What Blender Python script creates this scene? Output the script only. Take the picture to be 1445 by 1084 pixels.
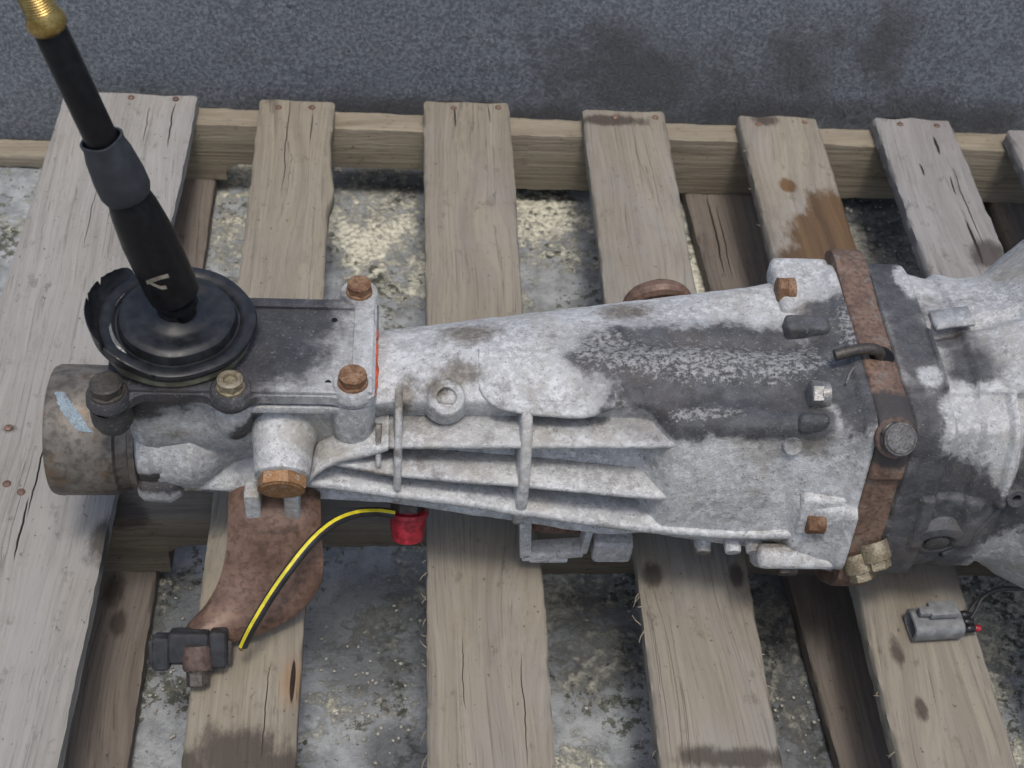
import bpy, bmesh, math, random
import numpy as np
from mathutils import Vector, Matrix, noise as mnoise
random.seed(7)
sc = bpy.context.scene
for o in list(bpy.data.objects): bpy.data.objects.remove(o)

# ------------------------------------------------------------------ camera
RW = np.array([[0.9962673648749553, -0.016996825023317744, 0.08463123314852203],
               [-0.04460895068328996, 0.7379835463982761, 0.6733426518232446],
               [0.07390114480878208, 0.6746046198956468, -0.7344707125620472]])
CAM = np.array([-0.0998, -0.7665, 0.9945])
FPX, PW, PH = 2000.0, 1445, 1084
cd = bpy.data.cameras.new('camera'); cam = bpy.data.objects.new('camera', cd)
sc.collection.objects.link(cam); sc.camera = cam
m = Matrix.Identity(4)
for i in range(3):
    m[i][0] = RW[i, 0]; m[i][1] = RW[i, 1]; m[i][2] = -RW[i, 2]; m[i][3] = CAM[i]
cam.matrix_world = m
cd.sensor_width = 36; cd.lens = FPX / PW * 36; cd.clip_start = 0.02; cd.clip_end = 60
cd.dof.use_dof = True; cd.dof.focus_distance = 1.05; cd.dof.aperture_fstop = 13
sc.render.resolution_x = 1024; sc.render.resolution_y = 768

# ------------------------------------------------------------------ light
SUN_EL, SUN_AZ = 75.0, 176.0         # almost overhead, a touch from the viewer's side
w = bpy.data.worlds.new('World'); sc.world = w; w.use_nodes = True
nt = w.node_tree; bg = nt.nodes['Background']
sky = nt.nodes.new('ShaderNodeTexSky'); sky.sky_type = 'NISHITA'; sky.sun_disc = False
sky.sun_elevation = math.radians(SUN_EL); sky.sun_rotation = math.radians(SUN_AZ)
sky.air_density = 1.0; sky.dust_density = 4.0; sky.ozone_density = 1.0
nt.links.new(sky.outputs[0], bg.inputs[0]); bg.inputs[1].default_value = 0.15
sd = bpy.data.lights.new('sun', 'SUN'); sd.energy = 1.5; sd.angle = math.radians(11); sd.color = (1, .965, .91)
sun = bpy.data.objects.new('sun', sd); sc.collection.objects.link(sun); sun.location = (0, .4, 3)
_el, _az = math.radians(SUN_EL), math.radians(SUN_AZ)
sdir = Vector((math.cos(_el) * math.sin(_az), math.cos(_el) * math.cos(_az), math.sin(_el)))
sun.rotation_euler = sdir.to_track_quat('Z', 'Y').to_euler()
vs = sc.view_settings; vs.view_transform = 'Standard'; vs.look = 'None'; vs.exposure = 0.25; vs.gamma = 1; vs.use_curve_mapping = False

# ------------------------------------------------------------------ dimensions
PT = 0.108            # top of the pallet deck
Y0, Z0 = -0.095, 0.226  # gearbox axis
GB = Vector((0.0, Y0, PT))

# measured points: photograph pixel -> place on a known level
def ray(x, y):
    return RW @ np.array([x - PW / 2, PH / 2 - y, FPX])
def at(x, y, z=None, yy=None, xx=None):
    d = ray(x, y)
    if z is not None: t = (z - CAM[2]) / d[2]
    elif yy is not None: t = (yy - CAM[1]) / d[1]
    else: t = (xx - CAM[0]) / d[0]
    return Vector(CAM + d * t)

# ------------------------------------------------------------------ node helpers
def newmat(name):
    mt = bpy.data.materials.new(name); mt.use_nodes = True
    return mt, mt.node_tree, mt.node_tree.nodes['Principled BSDF']
class N:
    def __init__(s, nt): s.nt = nt
    def n(s, t, **k):
        x = s.nt.nodes.new(t)
        for a, b in k.items(): setattr(x, a, b)
        return x
    def put(s, sock, v):
        if isinstance(v, bpy.types.NodeSocket): s.nt.links.new(v, sock)
        else:
            if sock.type == 'RGBA' and len(v) == 3: v = (*v, 1)
            sock.default_value = v
    def pos(s): return s.n('ShaderNodeNewGeometry').outputs['Position']
    def rnd(s): return s.n('ShaderNodeObjectInfo').outputs['Random']
    def vm(s, op, a, b=None):
        x = s.n('ShaderNodeVectorMath', operation=op); s.put(x.inputs[0], a)
        if b is not None: s.put(x.inputs[1], b)
        return x.outputs['Value'] if op in ('LENGTH', 'DOT_PRODUCT') else x.outputs[0]
    def ma(s, op, a, b=None, clamp=False):
        x = s.n('ShaderNodeMath', operation=op, use_clamp=clamp); s.put(x.inputs[0], a)
        if b is not None: s.put(x.inputs[1], b)
        return x.outputs[0]
    def noise(s, vec, scale, detail=4, rough=.55, dist=0):
        x = s.n('ShaderNodeTexNoise'); s.put(x.inputs['Vector'], vec)
        x.inputs['Scale'].default_value = scale; x.inputs['Detail'].default_value = detail
        x.inputs['Roughness'].default_value = rough; x.inputs['Distortion'].default_value = dist
        return x.outputs['Fac']
    def vor(s, vec, scale, feature='F1'):
        x = s.n('ShaderNodeTexVoronoi', feature=feature); s.put(x.inputs['Vector'], vec); x.inputs['Scale'].default_value = scale
        return x.outputs
    def mr(s, v, a, b, c=0, d=1, smooth=True):
        x = s.n('ShaderNodeMapRange', interpolation_type='SMOOTHSTEP' if smooth else 'LINEAR')
        s.put(x.inputs['Value'], v)
        for i, q in zip((1, 2, 3, 4), (a, b, c, d)): s.put(x.inputs[i], q)
        return x.outputs[0]
    def mix(s, f, a, b, mode='MIX'):
        x = s.n('ShaderNodeMix', data_type='RGBA', blend_type=mode)
        s.put(x.inputs[0], f); s.put(x.inputs[6], a); s.put(x.inputs[7], b)
        return x.outputs[2]
    def bump(s, h, strength, dist, normal=None):
        x = s.n('ShaderNodeBump'); s.put(x.inputs['Height'], h)
        x.inputs['Strength'].default_value = strength; x.inputs['Distance'].default_value = dist
        if normal is not None: s.put(x.inputs['Normal'], normal)
        return x.outputs[0]
    def blobs(s, pos, lst):
        """largest of (1 - distance/radius) over soft ellipsoids [(centre, radii)]"""
        out = None
        for c, r in lst:
            v = s.vm('SUBTRACT', pos, tuple(c)); v = s.vm('MULTIPLY', v, tuple(1 / q for q in r))
            k = s.ma('SUBTRACT', 1.0, s.vm('LENGTH', v))
            out = k if out is None else s.ma('MAXIMUM', out, k)
        return out

# ------------------------------------------------------------------ mesh helpers
COL = sc.collection
def link(name, me, mat=None, parent=None, base=None):
    o = bpy.data.objects.new(name, me); COL.objects.link(o)
    if me is not None and mat is not None and not me.materials: me.materials.append(mat)
    if parent is not None:
        o.parent = parent
        b = base if base is not None else parent.get('_b')
        o.matrix_parent_inverse = Matrix.Translation(Vector(b)).inverted() if b is not None else Matrix.Identity(4)
        if b is not None: o['_b'] = (0, 0, 0)      # children of parts live in world coordinates too
    return o
def mesh(name, verts, faces, mat, parent=None, smooth=True, angle=None):
    me = bpy.data.meshes.new(name); me.from_pydata([tuple(v) for v in verts], [], faces); me.validate()
    bm = bmesh.new(); bm.from_mesh(me); bmesh.ops.recalc_face_normals(bm, faces=bm.faces); bm.to_mesh(me); bm.free()
    if smooth:
        me.polygons.foreach_set('use_smooth', [True] * len(me.polygons))
        if angle: me.set_sharp_from_angle(angle=math.radians(angle))
    return link(name, me, mat, parent)
def frombm(name, bm, mat, parent=None, angle=35):
    bmesh.ops.recalc_face_normals(bm, faces=bm.faces)
    me = bpy.data.meshes.new(name); bm.to_mesh(me); bm.free()
    me.polygons.foreach_set('use_smooth', [True] * len(me.polygons)); me.set_sharp_from_angle(angle=math.radians(angle))
    return link(name, me, mat, parent)
def frame(axis, up=(0, 0, 1)):
    a = Vector(axis).normalized(); u = Vector(up)
    if abs(a.dot(u)) > .98: u = Vector((0, 1, 0))
    x = u.cross(a).normalized(); y = a.cross(x)
    return x, y, a
def lathe(prof, origin, axis, seg=40, bm=None, rfun=None, cap=True):
    """prof: [(radius, distance along axis)]"""
    bm = bm or bmesh.new(); x, y, a = frame(axis); o = Vector(origin); rings = []
    for r, t in prof:
        ring = []
        for k in range(seg):
            an = 2 * math.pi * k / seg; rr = r * (rfun(an, t) if rfun else 1)
            ring.append(bm.verts.new(o + a * t + (x * math.cos(an) + y * math.sin(an)) * rr))
        rings.append(ring)
    for A, B in zip(rings, rings[1:]):
        for k in range(seg): bm.faces.new((A[k], A[(k + 1) % seg], B[(k + 1) % seg], B[k]))
    if cap:
        for r in (rings[0], rings[-1]):
            if prof[0 if r is rings[0] else -1][0] > 1e-6: bm.faces.new(r)
    return bm
def rbox(c, s, bev=.002, seg=2, rot=None, bm=None):
    bm = bm or bmesh.new(); r = bmesh.ops.create_cube(bm, size=1); vs_ = r['verts']
    M = Matrix.Translation(Vector(c)) @ (rot.to_4x4() if rot else Matrix.Identity(4)) @ Matrix.Diagonal((*s, 1))
    bmesh.ops.transform(bm, matrix=M, verts=vs_)
    if bev:
        ed = {e for v in vs_ for e in v.link_edges}
        bmesh.ops.bevel(bm, geom=list(ed), offset=bev, segments=seg, affect='EDGES', profile=.6)
    return bm
def tube(pts, rad, seg=10, bm=None, sub=6):
    """smooth tube through points; rad number or list"""
    P = [Vector(p) for p in pts]; n = len(P)
    rr = rad if isinstance(rad, (list, tuple)) else [rad] * n
    Q, RR = [], []
    for i in range(n - 1):
        p0, p1, p2, p3 = P[max(i - 1, 0)], P[i], P[i + 1], P[min(i + 2, n - 1)]
        for k in range(sub):
            t = k / sub; t2 = t * t; t3 = t2 * t
            Q.append(.5 * ((2 * p1) + (p2 - p0) * t + (2 * p0 - 5 * p1 + 4 * p2 - p3) * t2 + (-p0 + 3 * p1 - 3 * p2 + p3) * t3))
            RR.append(rr[i] * (1 - t) + rr[i + 1] * t)
    Q.append(P[-1]); RR.append(rr[-1])
    bm = bm or bmesh.new(); rings = []; up = Vector((0, 0, 1)); prevx = None
    for i, q in enumerate(Q):
        d = (Q[min(i + 1, len(Q) - 1)] - Q[max(i - 1, 0)]).normalized()
        if prevx is None: x = frame(d)[0]
        else: x = (prevx - d * prevx.dot(d)).normalized()
        prevx = x; y = d.cross(x)
        rings.append([bm.verts.new(q + (x * math.cos(2 * math.pi * k / seg) + y * math.sin(2 * math.pi * k / seg)) * RR[i]) for k in range(seg)])
    for A, B in zip(rings, rings[1:]):
        for k in range(seg): bm.faces.new((A[k], A[(k + 1) % seg], B[(k + 1) % seg], B[k]))
    bm.faces.new(rings[0]); bm.faces.new(rings[-1])
    return bm, Q
def fin(path, inward, tdir, t, round_=.0009):
    """plate-like cast rib: outer edge along path, running `inward` into the body, thickness t along tdir"""
    vs_, fs = [], []; n = len(path)
    for i, p in enumerate(path):
        p = Vector(p); a = Vector(inward[i] if isinstance(inward[0], (list, tuple, Vector)) else inward); L = a.length; u = a / L; d = Vector(tdir)
        tt = t[i] if isinstance(t, (list, tuple)) else t
        j = (mnoise.noise(p * 90) * .0006) * u
        for s, h in ((L, .75), (round_ * 2.2, .5), (round_ * .6, .36), (0, 0), (round_ * .6, -.36), (round_ * 2.2, -.5), (L, -.75)):
            vs_.append(p + j + u * s + d * (h * tt))
    k = 7
    for i in range(n - 1):
        for q in range(k): fs.append((i * k + q, i * k + (q + 1) % k, (i + 1) * k + (q + 1) % k, (i + 1) * k + q))
    fs.append(tuple(range(k))); fs.append(tuple(range((n - 1) * k, n * k)))
    return vs_, fs
def resample(pts, n):
    P = [Vector(p) for p in pts]; L = [0]
    for a, b in zip(P, P[1:]): L.append(L[-1] + (b - a).length)
    out = []
    for i in range(n):
        s = L[-1] * i / (n - 1)
        for k in range(len(P) - 1):
            if s <= L[k + 1] + 1e-9:
                t = (s - L[k]) / max(L[k + 1] - L[k], 1e-9); p0, p1, p2, p3 = P[max(k - 1, 0)], P[k], P[k + 1], P[min(k + 2, len(P) - 1)]
                t2 = t * t; t3 = t2 * t
                out.append(.5 * ((2 * p1) + (p2 - p0) * t + (2 * p0 - 5 * p1 + 4 * p2 - p3) * t2 + (-p0 + 3 * p1 - 3 * p2 + p3) * t3)); break
    return out
def ss(a, b, x):
    t = np.clip((x - a) / (b - a), 0, 1); return t * t * (3 - 2 * t)

# ------------------------------------------------------------------ gearbox surface (radius about the shaft axis)
RT = np.array([(-.34, .030), (-.30, .038), (-.25, .044), (-.20, .050), (-.15, .0565), (-.0957, .0625), (-.0037, .0752), (.0792, .0865), (.158, .0965), (.185, .1020), (.200, .1060), (.222, .1110)])
ZT = np.array([(-.34, .204), (-.30, .207), (-.20, .216), (-.10, Z0), (.5, Z0)])
MT = np.array([(.240, .1090), (.272, .1085), (.29, .1040), (.315, .1025), (.335, .1075), (.35, .117), (.37, .134), (.395, .153), (.42, .162), (.50, .170)])
PLANES = ((90, .0885), (170, .0950), (222, .1145), (268, .0980), (0, .0920), (45, .1170))   # flat top, front, underside and back of the flanged end
def poly(th):
    th = np.radians(th); q = 0
    for a, d in PLANES: q = q + (np.maximum(np.cos(th - math.radians(a)), 0) / d) ** 22
    return q ** (-1 / 22)
def square(X): return np.interp(X, [-.03, .04, .11, .17, .275, .31, .36], [0, .18, .62, 1, 1, .55, 0])
def rsec(X, th):
    R = np.interp(X, RT[:, 0], RT[:, 1]) if X < .232 else np.interp(X, MT[:, 0], MT[:, 1])
    w_ = square(X); return R * (1 - w_ + w_ * poly(th) / .1140)
def renv(X): return float(np.interp(X, RT[:, 0], RT[:, 1])) if X < .232 else float(np.interp(X, MT[:, 0], MT[:, 1]))
def zax(X): return float(np.interp(X, ZT[:, 0], ZT[:, 1]))
def env(px, py, R=None, out=0.0):
    """first hit of the sight line with the round envelope -> X, theta (deg, 90 = up, 180 = towards -Y), point"""
    d = ray(px, py); d = d / np.linalg.norm(d); t = .55
    best = (9, None)
    while t < 1.6:
        p = CAM + d * t; q = math.hypot(p[1] - Y0, p[2] - zax(p[0])) - ((R * poly(math.degrees(math.atan2(p[2] - Z0, p[1] - Y0))) / .1140 if R else rsec(p[0], math.degrees(math.atan2(p[2] - zax(p[0]), p[1] - Y0)))) + out)
        if q < best[0]: best = (q, p)
        if q <= 0: break
        t += max(.0003, q * .5)
    p = best[1]
    return p[0], math.degrees(math.atan2(p[2] - zax(p[0]), p[1] - Y0)), Vector(p)
def onaxis(X, th, r):
    a = math.radians(th); return Vector((X, Y0 + r * math.cos(a), zax(X) + r * math.sin(a)))
TH = lambda x, y: env(x, y)[1] % 360

# ------------------------------------------------------------------ materials
def blob_px(x, y, rx, ry, rz=None):
    p = env(x, y)[2]; return (p, (rx, ry, rz or ry))
OIL = [blob_px(940, 553, .05, .022), blob_px(1020, 553, .06, .024), blob_px(1090, 560, .04, .024), blob_px(880, 500, .045, .030), blob_px(960, 500, .07, .034), blob_px(1040, 500, .07, .034), blob_px(1110, 540, .05, .045),
       blob_px(940, 590, .055, .018), blob_px(1060, 590, .06, .018), blob_px(1130, 592, .03, .02), blob_px(1190, 480, .038, .05),
       blob_px(1215, 560, .026, .034)]
PEEL = [blob_px(900, 505, .045, .016), blob_px(990, 512, .07, .019), blob_px(1090, 515, .05, .018), blob_px(850, 490, .03, .02), blob_px(980, 585, .05, .006), blob_px(1210, 470, .02, .03)]
CASE = [(onaxis(.258, 60, .11), (.026, .07, .05)), (onaxis(.258, 95, .11), (.026, .07, .05)), blob_px(1310, 600, .032, .05), blob_px(1330, 680, .05, .06), blob_px(1300, 760, .06, .06),
        blob_px(1385, 700, .05, .035), blob_px(1440, 720, .04, .06), blob_px(1370, 520, .020, .028), blob_px(1345, 480, .018, .012), (onaxis(.27, 205, .1), (.06, .06, .05))]
CLEAN = [blob_px(1385, 600, .028, .030), blob_px(1280, 405, .014, .02), blob_px(1310, 540, .012, .010), (onaxis(.35, 200, .11), (.03, .05, .05)), blob_px(1420, 640, .010, .03)]

def alu(name, oil=None, peel=None, clean=None, dirt=.45, tone=.86, oilcol=(.033, .034, .037), grime_shade=None, soft=0.0):
    mt, nt_, b = newmat(name); k = N(nt_); p = k.pos()
    n1 = k.noise(p, 24, 5, .6); n2 = k.noise(p, 190, 6, .72); n3 = k.noise(p, 760, 4, .65)
    T = lambda *c_: tuple(q * tone for q in c_)
    c = k.mix(k.mr(n1, .30, .70), T(.36, .365, .362), T(.49, .50, .50))
    c = k.mix(k.mr(n2, .45, .62, 0, .85), c, T(.64, .65, .65))
    c = k.mix(k.mr(n3, .54, .68, 0, .30), c, T(.72, .73, .73))
    c = k.mix(k.mr(k.noise(p, 300, 6, .75), .55, .64, 0, .75), c, (.15, .153, .155))
    c = k.mix(k.mr(k.noise(p, 15, 6, .66, .8), .47, .70, 0, dirt), c, (.255, .225, .172))
    c = k.mix(k.mr(k.noise(k.vm('ADD', p, (3, 1, 2)), 33, 7, .74), .55, .70, 0, .8), c, (.125, .118, .105))
    c = k.mix(k.mr(k.noise(k.vm('ADD', p, (7, 2, 5)), 19, 6, .7), .56, .70, 0, .7), c, T(.72, .735, .74))
    c = k.mix(k.mr(k.vor(k.vm('ADD', p, (1, 1, 1)), 95)['Distance'], .0, .07, .7, 0), c, (.09, .085, .08))
    rough = k.mr(n2, .3, .7, .64, .44); met = .12
    if grime_shade:
        gm = k.ma('ADD', k.blobs(p, grime_shade), k.ma('MULTIPLY', k.ma('SUBTRACT', k.noise(p, 80, 8, .75), .5), 1.5))
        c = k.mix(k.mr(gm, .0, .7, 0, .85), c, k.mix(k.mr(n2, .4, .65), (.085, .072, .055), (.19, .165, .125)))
    h = k.ma('ADD', k.ma('MULTIPLY', n2, .9), k.ma('MULTIPLY', n3, .5))
    if oil:
        mk = k.blobs(p, oil)
        mk = k.ma('ADD', mk, k.ma('MULTIPLY', k.ma('SUBTRACT', k.noise(p, 55, 8, .74), .5), 1.25))
        if clean:
            cl = k.blobs(p, clean); cl = k.ma('ADD', cl, k.ma('MULTIPLY', k.ma('SUBTRACT', k.noise(p, 60, 8, .76), .5), 1.3))
            mk = k.ma('SUBTRACT', mk, k.mr(cl, -.30, .75, 0, 1.7))
        halo = k.mr(mk, -.30 - soft, .25 + soft, 0, .55); mk = k.mr(mk, .08 - soft, .34 + soft)
        c = k.mix(halo, c, (.155, .152, .148))
        if peel:
            pl = k.blobs(p, [(c_, tuple(v_ * 1.35 for v_ in r_)) for c_, r_ in peel]); q = k.vm('MULTIPLY', p, (.8, 1, 1))
            pl = k.ma('ADD', k.ma('MULTIPLY', k.mr(pl, .0, .7), .135), k.noise(q, 330, 7, .82))
            mk = k.ma('MULTIPLY', mk, k.mr(pl, .585, .645, 1, .08))
        mk = k.ma('MULTIPLY', mk, k.mr(k.noise(k.vm('ADD', p, (9, 9, 1)), 420, 5, .75), .58, .68, 1, .25))
        oc = k.mix(k.mr(k.noise(p, 60, 8, .76), .35, .68), tuple(q * .8 for q in oilcol), tuple(q * 2.4 for q in oilcol))
        oc = k.mix(k.mr(k.noise(k.vm('ADD', p, (2, 6, 3)), 22, 5, .6), .5, .7, 0, .5), oc, tuple(q * z for q, z in zip(oilcol, (2.6, 2.0, 1.5))))
        c = k.mix(k.ma('MULTIPLY', mk, .95), c, oc)
        h = k.ma('ADD', h, k.ma('MULTIPLY', mk, .45)); rough = k.ma('SUBTRACT', rough, k.ma('MULTIPLY', mk, k.mr(k.noise(p, 30, 5), .4, .65, -.06, .16)))
    k.put(b.inputs['Base Color'], c); k.put(b.inputs['Roughness'], rough); b.inputs['Metallic'].default_value = met
    k.put(b.inputs['Normal'], k.bump(h, .6, .0018)); return mt
GRIME_SHADE = [blob_px(645, 528, .022, .016), blob_px(618, 548, .012, .014), blob_px(683, 606, .014, .012), blob_px(572, 560, .010, .022), blob_px(540, 610, .012, .02), blob_px(600, 640, .04, .006),  # brown dirt spots, plus thin bands painting shade at the rib roots
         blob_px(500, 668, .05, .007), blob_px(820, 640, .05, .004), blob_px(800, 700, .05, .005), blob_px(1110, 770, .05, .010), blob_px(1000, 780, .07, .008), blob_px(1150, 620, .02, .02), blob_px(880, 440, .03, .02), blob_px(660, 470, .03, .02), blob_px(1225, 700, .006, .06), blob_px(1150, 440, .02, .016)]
M_TAIL = alu('cast_aluminium_oily', OIL, PEEL, grime_shade=GRIME_SHADE)
M_ALU = alu('cast_aluminium', None, dirt=.7)
M_CASE = alu('cast_aluminium_case', CASE, None, CLEAN, dirt=.6, tone=.76, soft=.16)
PLB = [(at(250, 510, z=.296), (.085, .11, .06)), (at(170, 560, z=.296), (.08, .08, .06)), (at(350, 480, z=.296), (.070, .060, .06)), (at(395, 450, z=.296), (.055, .045, .06))]
M_COVER = alu('cover_aluminium', PLB, None, dirt=.8, tone=.78, oilcol=(.017, .017, .020), soft=.10)
M_OILY = alu('oily_aluminium', [(Vector((.1, Y0, Z0)), (9, 9, 9))], None, dirt=.2)
M_BOX = alu('box_aluminium', [(at(170, 580, z=.285), (.05, .05, .03)), (at(355, 615, yy=-.145), (.018, .02, .016)), (at(240, 668, yy=-.13), (.05, .03, .014)), (at(330, 665, yy=-.13), (.06, .03, .010))], None, dirt=.9, tone=.8, oilcol=(.022, .021, .021))

def rust(name, c1, c2, c3=None, rough=.75, scale=90, bump=.5, met=.2):
    mt, nt_, b = newmat(name); k = N(nt_); p = k.pos()
    p = k.vm('ADD', p, k.vm('MULTIPLY', k.n('ShaderNodeObjectInfo').outputs['Location'], (1.7, 2.3, 1.1)))
    n1 = k.noise(p, scale, 5, .65); n2 = k.noise(p, scale * 5, 4, .6)
    c = k.mix(k.mr(n1, .36, .64), c1, c2)
    if c3: c = k.mix(k.mr(k.noise(k.vm('ADD', p, (5, 5, 5)), scale * 1.6, 5, .7), .54, .66, 0, .9), c, c3)
    c = k.mix(k.mr(n2, .42, .68, 0, .65), c, tuple(q * .35 for q in c1)); c = k.mix(k.ma('MULTIPLY', k.rnd(), .45), c, tuple(q * .45 for q in c1))
    k.put(b.inputs['Base Color'], c); b.inputs['Roughness'].default_value = rough; b.inputs['Metallic'].default_value = met
    k.put(b.inputs['Normal'], k.bump(k.ma('ADD', n1, n2), bump, .0008)); return mt
M_RUST = rust('rust_orange', (.165, .075, .035), (.30, .195, .115), (.075, .048, .032), scale=140)
M_RUSTB = rust('rust_brown_steel', (.090, .060, .048), (.155, .105, .082), (.20, .18, .165), rough=.6, scale=60)
M_BRK = rust('rust_brown_bracket', (.150, .088, .060), (.225, .140, .100), (.085, .048, .033), rough=.5, scale=45)
M_DKSTEEL = rust('dark_steel', (.045, .040, .036), (.085, .072, .06), (.13, .10, .075), rough=.5, scale=80)
M_STEEL = rust('worn_steel', (.11, .108, .105), (.17, .165, .158), (.075, .06, .05), rough=.42, scale=110, met=.5)
M_GREYBOLT = rust('grey_zinc', (.26, .26, .25), (.38, .38, .37), (.22, .17, .11), rough=.45, scale=120, met=.6)
M_YZINC = rust('yellow_zinc', (.22, .18, .11), (.34, .30, .215), (.15, .10, .06), rough=.5, scale=120, met=.4)
M_DUST = rust('dust_cover_steel', (.120, .105, .088), (.19, .172, .148), (.13, .092, .06), rough=.5, scale=35, bump=.3, met=.35)
M_PLUG = rust('plug_face', (.33, .16, .06), (.42, .26, .13), (.55, .54, .50), rough=.6, scale=110)

def plain(name, c, rough=.5, met=0, var=.35, scale=120, bump=.25, spec=.5, dist=.0006):
    mt, nt_, b = newmat(name); k = N(nt_); p = k.pos(); n1 = k.noise(p, scale, 5, .6)
    cc = k.mix(k.mr(n1, .35, .7), tuple(q * (1 - var) for q in c), tuple(min(1, q * (1 + var)) for q in c))
    k.put(b.inputs['Base Color'], cc); k.put(b.inputs['Roughness'], k.mr(n1, .3, .7, rough - .06, rough + .1)); b.inputs['Metallic'].default_value = met
    b.inputs['Specular IOR Level'].default_value = spec
    k.put(b.inputs['Normal'], k.bump(n1, bump, dist)); return mt
M_RUBBER = plain('black_rubber', (.013, .014, .016), .40, spec=.38)
M_LEVER = plain('black_lever_paint', (.006, .006, .007), .38, var=.3, scale=200, bump=.12, spec=.22)
M_SLEEVE = plain('dark_grey_plastic', (.025, .028, .034), .55, var=.2, spec=.35)
M_BRASS = rust('brass', (.42, .29, .09), (.58, .43, .17), (.30, .2, .07), rough=.35, scale=160, met=.85, bump=.2)
M_RED = plain('red_plastic', (.30, .018, .03), .35, var=.4, scale=220)
M_BLACKWIRE = plain('black_wire', (.02, .02, .022), .4)
M_YELLOW = plain('yellow_stripe', (.55, .47, .02), .5, var=.2)
M_GREYPL = plain('grey_plastic', (.15, .155, .158), .5, var=.25)
M_SEAL = plain('orange_sealant', (.42, .07, .025), .6)
M_RIM = plain('olive_rim', (.13, .125, .085), .5)
M_MOUNTRUB = plain('dusty_rubber', (.020, .021, .024), .7, var=.5)
M_PAINTMARK = rust('pale_blue_paint', (.20, .265, .31), (.27, .34, .385), (.17, .155, .135), rough=.7, scale=170, met=.1)
M_CHIP = plain('bare_patch', (.17, .15, .12), .6)

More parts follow.
